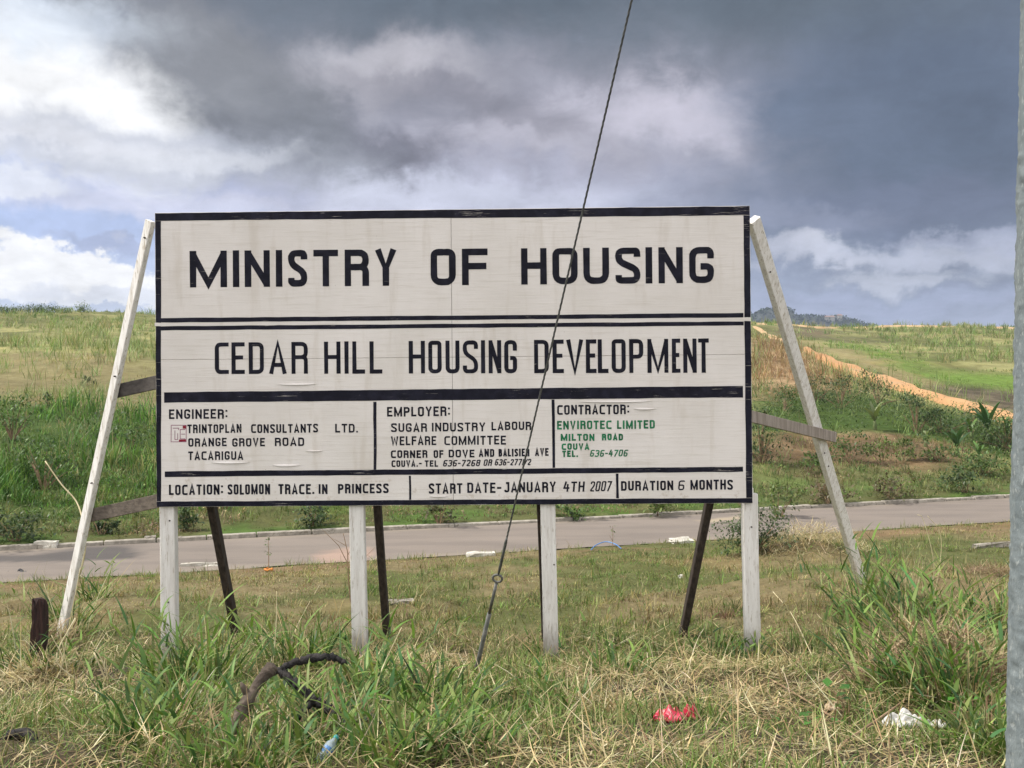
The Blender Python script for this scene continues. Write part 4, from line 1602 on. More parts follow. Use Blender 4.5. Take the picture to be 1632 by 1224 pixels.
# F: hill grass, pale tufts on both hills
B = Batch()
trk = [tuple(ground_pt(a, b)[:2]) for a, b in up_] + [tuple(ground_pt(a, b)[:2]) for a, b in lo_][::-1]


def f_den(x, y):
    w = road_d(x, y) - HALF
    den = 0.07 + 0.83 * sstep(fbm(x * 0.16, y * 0.3, 101) * .6 + fbm(x * .45, y * .8, 85) * .4, 0.42, 0.58)
    for poly, j, sd_, f in ((Z_LTALL, 2, 41, .8), (Z_LBROWN, 3, 42, .35), (Z_RSOIL, 1, 44, .75), (Z_RGREEN, 3, 45, 0), (Z_RDARK, 2, 46, .92), (Z_RBUSH, 1.5, 43, .6), (Z_RPLOW, 4, 48, .8), (Z_RUT, 1.5, 49, .85)):
        den = den * (1 - f * soft_in(x, y, poly, j, sd_))
    den = np.maximum(den, soft_in(x, y, Z_RGREEN, 3, 45) * .9)
    return den * (1 - inpoly(x, y, trk)) * (w > 6)


x, y, ti, m_ = tufts(42000, 25.0, 190.0, 0.9, 36, 7, 0.16, f_den)
n = len(x)
rgreen = soft_in(x, y, Z_RGREEN, 3, 45)
rdry = soft_in(x, y, Z_RDRY, 3, 47)
sz = np.clip(y / 60.0, 0.5, 2.0)
hh = (0.18 + 0.75 * sstep(fbm(x * 0.12, y * 0.25, 102), 0.42, 0.62)) * rng.uniform(.4, 1.25, m_)[ti] * rng.uniform(.7, 1.2, n) * (1 - .75 * rgreen)
tone = rng.uniform(.7, 1.25, m_)[ti][:, None]
cg = palette([(0.195, 0.265, 0.085), (0.250, 0.285, 0.115), (0.140, 0.210, 0.058), (0.29, 0.275, 0.135)], m_, .12)[ti] * tone
cg = np.where((rng.uniform(0, 1, n) < rgreen)[:, None], palette([(0.13, 0.22, 0.040), (0.17, 0.25, 0.055)], n, .14), cg)
cg = np.where((rng.uniform(0, 1, n) < rdry)[:, None], palette([(0.27, 0.175, 0.085), (0.21, 0.13, 0.07), (0.32, 0.23, 0.12)], m_, .15)[ti] * tone, cg)
B.add(blades(ground_v(x, y), rng.uniform(0, 6.28, n), rng.normal(0.35, 0.25, n), rng.normal(0.5, 0.35, n), hh, rng.uniform(0.03, 0.06, n) * sz, cg, 2))
B.build('hill_grass', M_GRASS)['kind'] = 'stuff'

# G: undergrowth on the right bank and ragged bushes
B = Batch()
x, y = fan(210000, 24.0, 62.0, 0.8, 36)
x, y = thin(x, y, (1 - inpoly(x, y, trk)) * np.maximum(soft_in(x, y, Z_RBUSH, 1.5, 43), 0.5 * soft_in(x, y, Z_LTALL, 1.2, 41) * sstep(fbm(x * 0.3, y * 0.3, 103), 0.5, 0.62)))
n = len(x)
hh = 1.1 * sstep(fbm(x * 0.35, y * 0.35, 104) * .6 + fbm(x, y, 83) * .4, 0.25, 0.7) * rng.uniform(0.05, 1, n) ** 0.6
shade_ = palette([(0.060, 0.100, 0.030), (0.085, 0.130, 0.040), (0.045, 0.075, 0.026), (0.11, 0.145, 0.055)], n, .2)
B.add(leaves(ground_v(x, y, 0) + np.stack([np.zeros(n), np.zeros(n), hh], -1), rng.uniform(0, 6.28, n), rng.normal(0.3, .5, n), rng.uniform(.06, .15, n), np.full(n, .4), shade_ * (.6 + .8 * fbm(x * .8, y * .8, 84))[:, None]))
B.build('undergrowth', M_LEAF)['kind'] = 'stuff'


# ------------------------------------------------------------------ individual plants
def inst_name(o, label, cat, group=None):
    return tag(o, label, cat, group)


def grass_clump(px, py, n, hgt, label, spread=0.22, dead=0.12, tilt=None):
    b0 = ground_pt(px, py)
    n, hgt = int(n * 1.5), hgt * 1.25
    root = empty('grass_clump', b0)
    tag(root, label, 'grass clump', 'tall grass clumps in the foreground')
    B_ = Batch()
    a = rng.uniform(0, 6.28, n)
    r_ = spread * rng.uniform(0, 1, n) ** .7
    bx, by = b0[0] + np.sin(a) * r_, b0[1] + np.cos(a) * r_
    az_ = a + rng.normal(0, .7, n)
    if tilt is not None:
        az_ = np.where(rng.uniform(0, 1, n) < .5, tilt + rng.normal(0, .5, n), az_)
    cols = palette(GREENS + [(0.055, 0.125, 0.035), (0.045, 0.095, 0.028)], n, .25)
    B_.add(blades(ground_v(bx, by, -.02), az_, rng.uniform(0.05, 0.65, n), rng.uniform(0.3, 1.6, n), hgt * rng.uniform(.45, 1.15, n), rng.uniform(.013, .030, n), cols, 6, .9))
    # jointed culms carrying broad leaves
    nc = max(3, n // 6)
    a = rng.uniform(0, 6.28, nc)
    r_ = spread * 1.2 * rng.uniform(0, 1, nc)
    bx, by = b0[0] + np.sin(a) * r_, b0[1] + np.cos(a) * r_
    cb = ground_v(bx, by, -.02)
    ca_ = a + rng.normal(0, .6, nc)
    if tilt is not None:
        ca_ = tilt + rng.normal(0, .7, nc)
    le, cu, L_ = rng.uniform(.1, .6, nc), rng.uniform(.1, .7, nc), hgt * rng.uniform(.6, 1.15, nc)
    B_.add(blades(cb, ca_, le, cu, L_, np.full(nc, .007), palette([(0.16, 0.20, 0.07), (0.22, 0.22, 0.10)], nc), 6, 0))
    h_ = np.stack([np.sin(ca_), np.cos(ca_), np.zeros(nc)], -1)
    pos = cb.copy()
    for k in range(6):
        th = le + cu * (k + .5) / 6
        pos = pos + (h_ * np.sin(th)[:, None] + np.array([0, 0, 1.0]) * np.cos(th)[:, None]) * (L_ / 6)[:, None]
        if k:
            sgn = 1 if k % 2 else -1
            B_.add(blades(pos, ca_ + sgn * rng.uniform(.5, 1.8, nc), rng.uniform(.4, 1.0, nc), rng.uniform(.3, 1.2, nc), rng.uniform(.14, .30, nc) * (hgt / .6), rng.uniform(.016, .028, nc), palette(GREENS + [(0.055, 0.13, 0.04), (0.15, 0.23, 0.06)], nc, .22), 5, .9))
    B_.build('leaf_blades', M_GRASS, root, b0)
    nd = max(4, int(n * dead))
    Bd = Batch()
    a = rng.uniform(0, 6.28, nd)
    r_ = spread * rng.uniform(0, 1.1, nd)
    bx, by = b0[0] + np.sin(a) * r_, b0[1] + np.cos(a) * r_
    Bd.add(blades(ground_v(bx, by), a, rng.uniform(.1, .9, nd), rng.uniform(.0, 1.3, nd), hgt * rng.uniform(.4, 1.25, nd), rng.uniform(.005, .011, nd), palette(STRAWS if px < 1300 else STRAWS[:3] + [(.22, .14, .09), (.16, .10, .07), (.30, .21, .13)], nd, .2), 6, .8))
    Bd.build('dead_stems', M_STRAW, root, b0)
    return root


for a in (
    (285, 1105, 46, .46, 'green grass clump round the foot of the leftmost front post'),
    (340, 1095, 54, .52, 'tall bright grass clump just left of the dead grey log'),
    (478, 1065, 46, .46, 'grass clump growing up through the charred root loop'),
    (580, 1105, 44, .40, 'grass clump below the second post from the left'),
    (630, 1130, 26, .42, 'thin grass clump right of the charred root, below the second post'),
    (250, 1190, 46, .34, 'low grass clump at the lower left, left of the dead log'),
    (380, 1226, 40, .24, 'dark grass clump at the bottom edge under the dead log'),
    (640, 1215, 45, .32, 'grass clump at the bottom edge right of the plastic bottle'),
    (1440, 1010, 62, .62, 'tall leaning grass clump where the right brace meets the ground'),
    (1505, 1020, 56, .5, 'tall grass clump between the right brace foot and the utility pole'),
    (1385, 1055, 40, .34, 'half dry grass clump left of the tall tangle on the right'),
    (1560, 1075, 30, .40, 'grass clump close beside the utility pole'),
    (1480, 1110, 52, .34, 'low grass clump just above the white plastic litter'),
    (1580, 1200, 40, .26, 'short grass clump at the foot of the utility pole'),
    (150, 955, 26, .40, 'sparse grass clump beside the left brace foot and old stump'),
    (1140, 1050, 40, .24, 'low green grass tuft left of the rightmost front post'),
    (985, 1075, 24, .28, 'small grass tuft between the third post and the last back strut'),
    (108, 1010, 40, .52, 'tall grass clump hiding the foot of the left brace'),
    (35, 1075, 34, .40, 'grass clump at the left picture edge beside the old stump'),
    (1375, 985, 36, .46, 'grass clump in front of the foot of the right brace'),
    (1470, 1065, 50, .5, 'big dense grass clump in the middle of the right tangle'),
    (1545, 1125, 46, .42, 'dense grass clump low in the right tangle near the utility pole'),
    (1420, 1100, 34, .36, 'grass clump left of and above the white plastic sheet'),
    (1590, 1010, 40, .5, 'tall grass clump right against the utility pole'),
    (700, 1130, 34, .34, 'straggly grass clump left of the guy wire anchor'),
    (425, 1150, 26, .30, 'sparse grass clump right in front of the dead log'),
    (535, 1160, 30, .34, 'sparse grass clump between the two lower root limbs'),
    (500, 1200, 40, .28, 'low grass clump in front of the charred root above the bottle'),
    (300, 1150, 46, .36, 'dense grass clump left of the dead log'),
    (876, 1056, 22, .2, 'small grass tuft at the foot of the third post'),
    (1198, 1056, 26, .2, 'small grass tuft at the foot of the rightmost front post'),
    (575, 1052, 24, .22, 'small grass tuft at the foot of the second front post'),
    (90, 1075, 30, .30, 'straggly grass clump at the base of the old dark stump'),
    (745, 1190, 30, .24, 'short grass tuft at the bottom edge below the guy anchor'),
    (900, 1130, 30, .22, 'short green tuft below the third post, left of the red bag'),
):
    grass_clump(a[0], a[1], a[2], a[3], a[4], dead=0.8 if a[0] > 1350 or a[0] < 200 else .30, tilt=-1.2 if a[0] in (1440, 1505) else None)

M_STALK = mat_noise('dry_stalk', (0.42, 0.36, 0.20), (0.60, 0.53, 0.34), 8.0, 0.8, bmp=0.2)
M_STALKB = mat_noise('brown_stalk', (0.20, 0.13, 0.08), (0.33, 0.23, 0.14), 8.0, 0.85, bmp=0.2)


def stalk(pts, r0, r1, name, label, cat, mat, group=None, n=6):
    p = smooth_path(pts, 6)
    b0 = p[0]
    bm_ = bmesh.new()
    add_tube(bm_, [q_ - b0 for q_ in p], list(np.linspace(r0, r1, len(p))), n)
    o_ = bm_obj(name, bm_, mat, None, smooth=True)
    o_.location = b0
    return tag(o_, label, cat, group)


def gp(px, py, dz=0.0):
    p = ground_pt(px, py)
    return p + np.array([0, 0, dz])


def px_pts(b, pts):
    """points in the vertical plane through ground point b facing the camera"""
    return [at(p[0], p[1], b[1] + (p[2] if len(p) > 2 else 0)) for p in pts]


bv = at(100, 995, 9.6)
stalk([at(72, 735, 9.6), at(98, 772, 9.55), at(122, 800, 9.5), at(133, 836, 9.35), at(135, 880, 9.3), at(122, 930, 9.3), at(98, 990, 9.35)][::-1], .010, .006, 'dry_vine',
      'long pale dry vine bent round the left side brace', 'vine', M_STALK)
for pts, r_, lab in (
    ([(262, 1224), (300, 1190), (352, 1150)], .007, 'straight pale straw stalk lying at the lower left corner'),
    ([(1232, 945), (1262, 985), (1300, 1060)], .005, 'bent dry stalk right of the rightmost front post'),
    ([(1170, 1058), (1240, 1098), (1345, 1158)], .008, 'long brown stalk lying from the rightmost post towards the white litter'),
    ([(1330, 1198), (1440, 1128), (1512, 1062)], .007, 'dark dry stalk leaning over the white litter'),
    ([(1424, 1015), (1464, 990), (1530, 972)], .006, 'arching pale stalk across the right grass tangle'),
    ([(1575, 1170), (1530, 1095), (1508, 1040)], .008, 'thick brown stalk in the tangle beside the utility pole'),
    ([(1480, 985), (1488, 900), (1472, 830), (1462, 820)], .004, 'tall thin dry stem with a hooked tip above the right tangle'),
    ([(1488, 960), (1500, 880), (1496, 845), (1478, 822)], .004, 'second tall dry stem curling beside the hooked one'),
    ([(150, 1040), (172, 1090), (166, 1060), (145, 1022)], .006, 'pale curled dry leaf right of the old stump'),
    ([(120, 985), (90, 1050), (128, 1090), (112, 1110)], .005, 'looped dry runner at the foot of the left brace'),
    ([(95, 1080), (112, 990), (128, 905)], .005, 'upright dry stem beside the left brace foot'),
    ([(110, 1085), (96, 1010), (70, 930)], .004, 'dry stem leaning left over the top of the stump'),
    ([(440, 1100), (475, 1000), (520, 915)], .0045, 'pale straight stem leaning right between the first back strut and second post'),
    ([(432, 1090), (440, 1000), (441, 942)], .0045, 'pale upright stem just right of the first back strut'),
    ([(590, 1160), (604, 1080), (640, 1000)], .004, 'thin pale stem right of the second back strut'),
    ([(500, 1120), (545, 1030), (600, 975)], .004, 'thin green brown stem crossing in front of the second post'),
    ([(60, 1120), (100, 1060), (82, 1012)], .004, 'dry runner hanging from the top of the straw round the stump'),
):
    b_ = ground_pt(*max(pts, key=lambda p: p[1])[:2])
    P3 = []
    for p in pts:
        g_ = ground_pt(p[0], p[1])
        flat = abs(pts[0][0] - pts[-1][0]) > 50
        if flat:
            P3.append(g_ + np.array([0, 0, 0.035]) if 0 < pts.index(p) < len(pts) - 1 else g_ + np.array([0, 0, .012]))
        else:
            P3.append(at(p[0], p[1], b_[1] - 0.02))
    stalk(P3, r_, r_ * .6, 'dry_stalk', lab, 'dry stalk', M_STALKB if 'brown' in lab or 'dark' in lab else M_STALK, 'dry stalks lying in the grass')




def heap(px, py, n, rx, ry, h_, cols, lab):
    b0_ = ground_pt(px, py)
    u_, a_ = rng.uniform(0, 1, n) ** .6, rng.uniform(0, 6.28, n)
    x_, y_ = b0_[0] + np.cos(a_) * u_ * rx, b0_[1] + np.sin(a_) * u_ * ry
    p = ground_v(x_, y_) + np.stack([0 * u_, 0 * u_, h_ * (1 - u_ ** 2) * rng.uniform(.3, 1, n)], -1)
    B2 = Batch()
    B2.add(blades(p, rng.uniform(0, 6.28, n), rng.normal(1.35, .35, n), rng.normal(.3, .5, n), rng.uniform(.08, .30, n), rng.uniform(.005, .011, n), palette(cols, n, .25), 3))
    o_ = B2.build('straw_heap', M_STRAW, None, b0_)
    o_.location = b0_
    tag(o_, lab, 'straw heap', 'heaps of cut grass')


BR = [(.22, .14, .09), (.30, .21, .13), (.15, .095, .065), (.34, .28, .17)]
heap(1290, 862, 2200, 1.0, .7, .28, STRAWS[:4], 'mound of dry cut grass by the road, right of the dark wiry shrub')
heap(1590, 918, 900, .7, .35, .12, BR, 'reddish brown brush heap in the grass beside the utility pole')
heap(1440, 1050, 1500, .34, .34, .26, BR + STRAWS[:2], 'brown tangle of dead grass under the tall leaning clump')
heap(1530, 1090, 1700, .36, .45, .26, BR + STRAWS[:2], 'biggest brown tangle of dead grass next to the utility pole')
heap(1485, 1085, 2200, .5, .5, .34, BR + STRAWS[:2], 'broad brown thatch of dead grass in the middle of the right tangle')
heap(85, 1035, 700, .22, .22, .22, BR + STRAWS[:2], 'straw caught round the foot of the left brace by the stump')
heap(60, 1085, 900, .30, .2, .12, STRAWS, 'straw tangle at the foot of the old dark stump')
heap(400, 1165, 900, .5, .25, .06, BR, 'brown litter of dead grass under the dead log')
heap(960, 1140, 700, .35, .25, .07, STRAWS, 'flat patch of cut straw above and left of the red bag')

# ------------------------------------------------------------------ shrubs
def shrub(px, py, w_, h_, n, lab, cols, name='shrub', leaf=(.06, .11), Y=None, cat='shrub', group=None, asp=.5):
    b0 = ground_pt(px, py)
    root = empty(name, b0)
    tag(root, lab, cat, group)
    ncl = max(5, int(n / 55))
    cc = np.stack([rng.normal(0, .42, ncl) * w_ / 2 * 1.2, rng.normal(0, .42, ncl) * w_ / 2, h_ * rng.uniform(.15, .95, ncl)], -1)
    cc[:, :2] *= np.clip(1.15 - np.abs(cc[:, 2:3] / h_ - .45), .3, 1)
    i_ = rng.choice(ncl, n)
    p = cc[i_] + rng.normal(0, .11, (n, 3)) * np.array([w_, w_, h_ * .9])
    p[:, 2] = np.clip(p[:, 2], 0.02, None)
    B_ = Batch()
    c = palette(cols, n, .2) * (0.8 + .4 * rng.uniform(0, 1, ncl)[i_])[:, None]
    B_.add(leaves(p, rng.uniform(0, 6.28, n), rng.normal(.2, .6, n), rng.uniform(leaf[0], leaf[1], n), np.full(n, asp), c))
    B_.build('foliage', M_LEAF, root)
    bm_ = bmesh.new()
    for c_ in cc[:12]:
        add_tube(bm_, [(0, 0, -.1), tuple(c_ * [.45, .45, .5]), tuple(c_)], [.018 * h_ + .004, .012 * h_ + .003, .004], 5)
    bm_obj('stems', bm_, M_STALKB, root)
    return root


DK = [(0.040, 0.070, 0.026), (0.060, 0.095, 0.034), (0.085, 0.120, 0.045)]
MG = [(0.075, 0.130, 0.035), (0.105, 0.165, 0.045), (0.055, 0.095, 0.028)]
YG = [(0.120, 0.175, 0.045), (0.155, 0.195, 0.060), (0.085, 0.130, 0.035)]
shrub(1200, 884, 1.0, 0.72, 1700, 'dark wiry shrub behind the rightmost front post by the road', DK, leaf=(.04, .08))
gs = 'shrubs on the far bank'
for a in (
    (1214, 738, 1.5, 1.9, 900, 'dark leafy shrub just past the right edge of the board', DK),
    (1356, 738, 1.4, 1.1, 500, 'round green shrub on bare brown soil right of the grey rail', MG),
    (1405, 742, 1.1, .8, 320, 'pale green shrub on the brown soil, right of the round one', YG),
    (1440, 735, .8, .8, 240, 'small yellow green shrub at the right end of the bare soil', YG),
    (1288, 752, .9, .8, 260, 'small shrub on the soil left of the right brace', MG),
    (1340, 650, 2.4, 1.4, 620, 'dark bush in the thicket behind the right brace', DK),
    (1400, 645, 2.4, 1.5, 620, 'dark bush in the middle of the thicket below the orange track', DK),
    (1460, 690, 1.8, 1.4, 520, 'bushy dark shrub at the lower edge of the thicket', DK),
    (1545, 690, 1.8, 1.1, 420, 'bright green bush left of the big banana plant', MG),
    (1605, 715, 1.9, 1.0, 420, 'green bush touching the utility pole on the far bank', MG),
    (1240, 830, .9, .8, 260, 'yellow green roadside weed bush near the right end of the board', YG),
    (1290, 665, 1.2, 1.0, 320, 'light green leafy bush beside the right brace at the thicket edge', YG),
    (1600, 712, 2.2, .9, 800, 'dark scrub just below the orange track beside the pole', DK),
    (1500, 690, 2.4, .9, 800, 'dark scrub at the edge of the track above the bananas', DK),
    (1500, 735, 1.6, .9, 500, 'soft green scrub between the bare soil and the bananas', MG),
    (1570, 755, 1.8, .8, 560, 'soft green scrub low on the right bank left of the pole', MG),
    (1300, 640, 2.4, 1.2, 700, 'dark scrub left end of the thicket by the right brace', DK),
    (1250, 655, 1.8, 1.0, 520, 'green scrub between the board and the right brace', MG),
    (1320, 800, 1.2, .5, 420, 'low brownish weed bush on the verge by the right brace', [(0.15, 0.115, 0.07), (0.11, 0.10, 0.05)]),
    (1420, 795, 1.5, .5, 460, 'low brownish weed bush in the middle of the right verge', [(0.15, 0.115, 0.07), (0.12, 0.12, 0.05)]),
    (1540, 785, 1.5, .6, 460, 'dark green weed bush on the right verge near the pole', DK),
    (25, 862, 1.5, .6, 520, 'dark low bush on the far verge at the left picture edge', DK),
    (160, 852, .7, .5, 300, 'dark low bush just right of the left brace on the verge', DK),
    (297, 845, .55, .5, 200, 'small dark bush between the leftmost post and its back strut', DK),
    (500, 838, 1.3, .7, 420, 'dark twiggy bush on the verge left of the second post', DK),
    (700, 835, .9, .6, 240, 'brownish green bush on the verge left of the guy wire', [(0.13, 0.12, 0.06), (0.10, 0.12, 0.045)]),
    (915, 828, .9, .6, 300, 'bright green verge bush right of the third post', MG),
    (1050, 822, 1.2, .5, 300, 'low weed bush on the verge left of the last back strut', YG),
    (200, 735, 1.5, 1.2, 500, 'leafy bush in the reeds between the two left rails', MG),
    (75, 650, .7, .5, 160, 'small dark bush on the dry slope at far left', DK),
    (140, 615, .8, .5, 150, 'small dark bush higher on the dry slope at left', DK),
    (20, 700, 2.2, 1.3, 620, 'broad green bush among the reeds at the left picture edge', MG),
    (70, 780, 1.6, 1.2, 500, 'dense green bush in front of the reeds at left', MG),
):
    shrub(*a[:6], a[6], group=gs, leaf=(.07, .16))


# dark thicket on the left crest, three bushes
def crest(px, back=4.0):
    p = crest_pts([px], back)[0]
    return np.array([p[0], p[1], float(H(p[0], p[1]))])


def crest_bush(px, w_, h_, n, lab, cols):
    b0 = crest(px)
    root = empty('bush', b0)
    tag(root, lab, 'bush', 'bushes along the left crest')
    p = rng.normal(0, 1, (n, 3)) * [w_ * .3, w_ * .2, h_ * .28] + [0, 0, h_ * .45]
    p[:, 2] = np.clip(p[:, 2], 0, None)
    B_ = Batch()
    B_.add(leaves(p, rng.uniform(0, 6.28, n), rng.normal(.2, .6, n), rng.uniform(.12, .26, n), np.full(n, .4), palette(cols, n, .2)))
    B_.build('foliage', M_LEAF, root)


crest_bush(8, 3.4, .75, 900, 'dark bush on the left crest at the picture edge', DK)
crest_bush(48, 4.0, .8, 1100, 'widest dark bush in the middle of the left crest thicket', DK)
crest_bush(72, 2.6, .85, 800, 'dark bush ending the left crest thicket on its right', DK)
crest_bush(100, 1.8, .6, 500, 'pale green bush on the left crest right of the dark ones', YG)
crest_bush(132, 1.2, 1.0, 400, 'lone pale green bush on the left crest nearest the board', YG)


# ------------------------------------------------------------------ banana plants on the right bank
M_STEM = mat_noise('green_stem', (0.07, 0.10, 0.03), (0.13, 0.14, 0.06), 6.0, .7, bmp=.2)


def banana(px, py, h_, n, lab, cols):
    b0 = ground_pt(px, py)
    h_ = h_ * .68
    root = empty('banana_plant', b0)
    tag(root, lab, 'banana plant', 'banana plants on the right bank')
    bm_ = bmesh.new()
    add_tube(bm_, [(0, 0, -.2), (0.01, 0, h_ * .15), (0, 0.01, h_ * .28)], [.09, .07, .045], 8)
    bm_obj('stem', bm_, M_STEM, root, smooth=True)
    for k in range(n):
        a_ = 2 * math.pi * k / n + rng.uniform(-.5, .5)
        L_ = h_ * rng.uniform(.6, .95)
        w_ = h_ * rng.uniform(.055, .085)
        th = rng.uniform(.05, .5)
        cv = rng.uniform(.5, 1.5)
        p = np.array([0, 0, h_ * .26])
        V, C_ = [], []
        c = palette(cols, 1, .15)[0]
        s_ = np.array([math.cos(a_), -math.sin(a_), 0])
        hd = np.array([math.sin(a_), math.cos(a_), 0])
        m_ = 7
        for q_ in range(m_ + 1):
            t = q_ / m_
            ww = w_ * math.sin(math.pi * min(1, .12 + .88 * t)) ** .7 * (.2 if q_ == 0 else 1)
            V += [p - s_ * ww + [0, 0, .25 * ww], p, p + s_ * ww + [0, 0, .25 * ww]]
            ang = th + cv * t
            p = p + (hd * math.sin(ang) + np.array([0, 0, math.cos(ang)])) * L_ / m_
        Q = []
        for q_ in range(m_):
            for e_ in range(2):
                i0 = q_ * 3 + e_
                Q.append((i0, i0 + 1, i0 + 4, i0 + 3))
        np_mesh('leaf', V, Q, None, np.repeat(c[None], len(V), 0), M_LEAF, root)


BN = [(0.07, 0.15, 0.035), (0.11, 0.20, 0.05)]
banana(1574, 705, 2.2, 9, 'biggest banana plant, dark and upright, below the orange track near the pole', [(0.045, 0.10, 0.03), (0.06, 0.12, 0.035)])
banana(1525, 728, 1.6, 8, 'dark banana plant standing left of and below the biggest one', [(0.05, 0.11, 0.035)])
banana(1394, 685, 1.7, 7, 'pale lone banana plant in front of the thicket above the bare soil', [(0.15, 0.21, 0.07), (0.18, 0.22, 0.09)])
banana(1548, 700, 1.3, 7, 'small bright banana plant left of the biggest one', BN)
banana(1605, 700, 1.3, 7, 'small bright banana plant between the biggest one and the pole', BN)
banana(1475, 712, 1.1, 6, 'pale small banana plant near the right end of the bare soil', [(0.16, 0.20, 0.09)])
banana(1560, 735, 1.0, 7, 'low bright banana shoot below the dark pair', BN)


# broad leaved weeds in the foreground
def weed(px, py, h_, n, lab, size=.06):
    b0 = ground_pt(px, py)
    root = empty('broadleaf_weed', b0)
    tag(root, lab, 'weed', 'broad leaved weeds in the foreground')
    p = rng.normal(0, .09, (n, 3)) * [1, 1, 0] + np.stack([np.zeros(n), np.zeros(n), rng.uniform(.2, 1, n) * h_], -1)
    for q_ in p:
        V_, _, T_, C_ = leaves(q_[None], rng.uniform(0, 6.28, 1), rng.normal(.25, .35, 1), rng.uniform(.7, 1.2, 1) * size, rng.uniform(.6, .85, 1), palette([(0.06, 0.17, 0.03), (0.08, 0.20, 0.04), (0.05, 0.12, 0.025)], 1, .15))
        np_mesh('leaf', V_, None, T_, C_, M_LEAF, root)
    bm_ = bmesh.new()
    for q_ in p:
        add_tube(bm_, [(0, 0, -.02), tuple(q_ * [.5, .5, .7]), tuple(q_)], .0022, 4)
    bm_obj('stems', bm_, M_STALKB, root)


for a in ((560, 1165, .22, 14, 'dark green broad leaved weed right of the charred root', .085),
          (255, 1185, .14, 9, 'broad leaved weed low at the left of the dead log', .07),
          (885, 1140, .12, 12, 'broad leaved weed left of the red bag', .06),
          (1352, 1140, .14, 14, 'bright broad leaved weed left of the white litter', .06),
          (1478, 985, .22, 16, 'broad leaved weed inside the tall right tangle', .06),
          (1575, 1160, .14, 14, 'broad leaved weed right of the white litter beside the pole', .06),
          (690, 1195, .10, 10, 'low broad leaved weed at the bottom edge', .06),
          (1290, 1170, .10, 12, 'low broad leaved weed under the long brown stalk', .05),
          (905, 1120, .10, 8, 'tiny broad leaved weed above the one by the red bag', .05)):
    weed(*a)

# ------------------------------------------------------------------ stump, logs, charred root
M_CHAR = mat_noise('charred_wood', (0.010, 0.009, 0.010), (0.035, 0.030, 0.028), 9.0, 0.75, bmp=0.9, bdist=0.02)
M_LOG = mat_noise('weathered_log', (0.060, 0.046, 0.036), (0.17, 0.135, 0.105), 7.0, 0.9, (1, 1, 1), bmp=0.9, bdist=0.02, c2=(0.03, 0.025, 0.02), s2=6.0)
M_STUMP = mat_noise('dark_rotten_post', (0.022, 0.011, 0.010), (0.060, 0.030, 0.024), 5.0, 0.85, (9, 9, 1), 0.3, 0.7, 0.9, 0.02)
sb = ground_pt(63, 1072)
bm = bmesh.new()
NS = 9
r_ = random.Random(4)
rings = []
for k in range(NS + 1):
    z = -0.15 + k / NS * 0.71
    ring = []
    for (a, b_) in ((-1, -1), (-.3, -1.05), (.4, -.95), (1, -1), (1.03, 0), (1, 1), (0, 1.02), (-1, 1), (-1.05, 0)):
        top = r_.uniform(-.04, .03) if k == NS else 0
        sh = -.012 if (k > 6 and a < -.9) else 0
        ring.append(bm.verts.new((a * .05 + r_.uniform(-.004, .004) - sh, b_ * .045 + r_.uniform(-.004, .004), z + top)))
    rings.append(ring)
for a, b_ in zip(rings, rings[1:]):
    for k in range(9):
        bm.faces.new((a[k], a[(k + 1) % 9], b_[(k + 1) % 9], b_[k]))
bm.faces.new(rings[-1])
st = bm_obj('old_post_stump', bm, M_STUMP)
st.location = sb
tag(st, 'old dark rotten square post stump left of the sign', 'stump')

base = ground_pt(345, 1205)
Yb = base[1]
log = empty('dead_log', base)
tag(log, 'weathered grey brown dead log leaning up in the left foreground grass', 'log')
bm = bmesh.new()
pts = [at(340, 1215, Yb - .05), at(362, 1175, Yb), at(385, 1135, Yb + .04), at(404, 1100, Yb + .1), at(424, 1074, Yb + .15), at(438, 1060, Yb + .18)]
add_tube(bm, [p - base for p in smooth_path(pts, 10)], list(np.interp(np.linspace(0, 1, 51), [0, .1, .3, .42, .6, .75, .9, .97, 1], [.022, .034, .026, .033, .022, .028, .037, .030, .012]) * (1 + .22 * (fbm(np.linspace(0, 9, 51), np.zeros(51), 5) - .5))), 12, lump=.17, seed=2)
k0 = at(398, 1112, Yb + .1)
add_tube(bm, [k0 - base, at(388, 1096, Yb + .06) - base, at(384, 1088, Yb + .05) - base], [.02, .014, .006], 8, lump=.2, seed=8)
bm_obj('trunk', bm, M_LOG, log, smooth=True)
root = empty('charred_root', ground_pt(550, 1190))
b0 = np.array(root.location)
tag(root, 'black charred root arching through the left foreground grass', 'charred root')
Yc = b0[1] + 0.3
for pts, rr in (
    ([(436, 1072), (462, 1060), (495, 1050), (532, 1049), (548, 1056)], (.012, .020, .012)),
    ([(448, 1068), (470, 1092), (498, 1114), (528, 1130), (546, 1150), (552, 1185)], (.018, .024, .018)),
    ([(500, 1118), (470, 1150), (440, 1175), (418, 1200)], (.018, .016, .010)),
    ([(590, 1140), (622, 1164), (652, 1184), (660, 1200)], (.012, .018, .012)),
    ([(552, 1160), (575, 1148), (600, 1146)], (.012, .013, .008)),
):
    bm = bmesh.new()
    p3 = [at(p[0], p[1], Yc - (p[1] - 1060) * .0016) - b0 for p in pts]
    p3 = smooth_path(p3, 9)
    p3 = [q_ + rng.normal(0, .004, 3) for q_ in p3]
    add_tube(bm, p3, list(np.interp(np.linspace(0, 1, len(p3)), [0, .5, 1], rr)), 9, lump=.28, seed=len(pts))
    bm_obj('root_limb', bm, M_CHAR, root, smooth=True)
b0 = ground_pt(30, 1180)
bm = bmesh.new()
add_tube(bm, [(-.10, 0, -.03), (-.05, .02, .025), (.03, .0, .04), (.08, -.02, .015), (.13, -.04, -.03)], [.014, .024, .026, .02, .01], 9, lump=.22, seed=9)
o = bm_obj('charred_stub', bm, M_CHAR, None, smooth=True)
o.location = b0
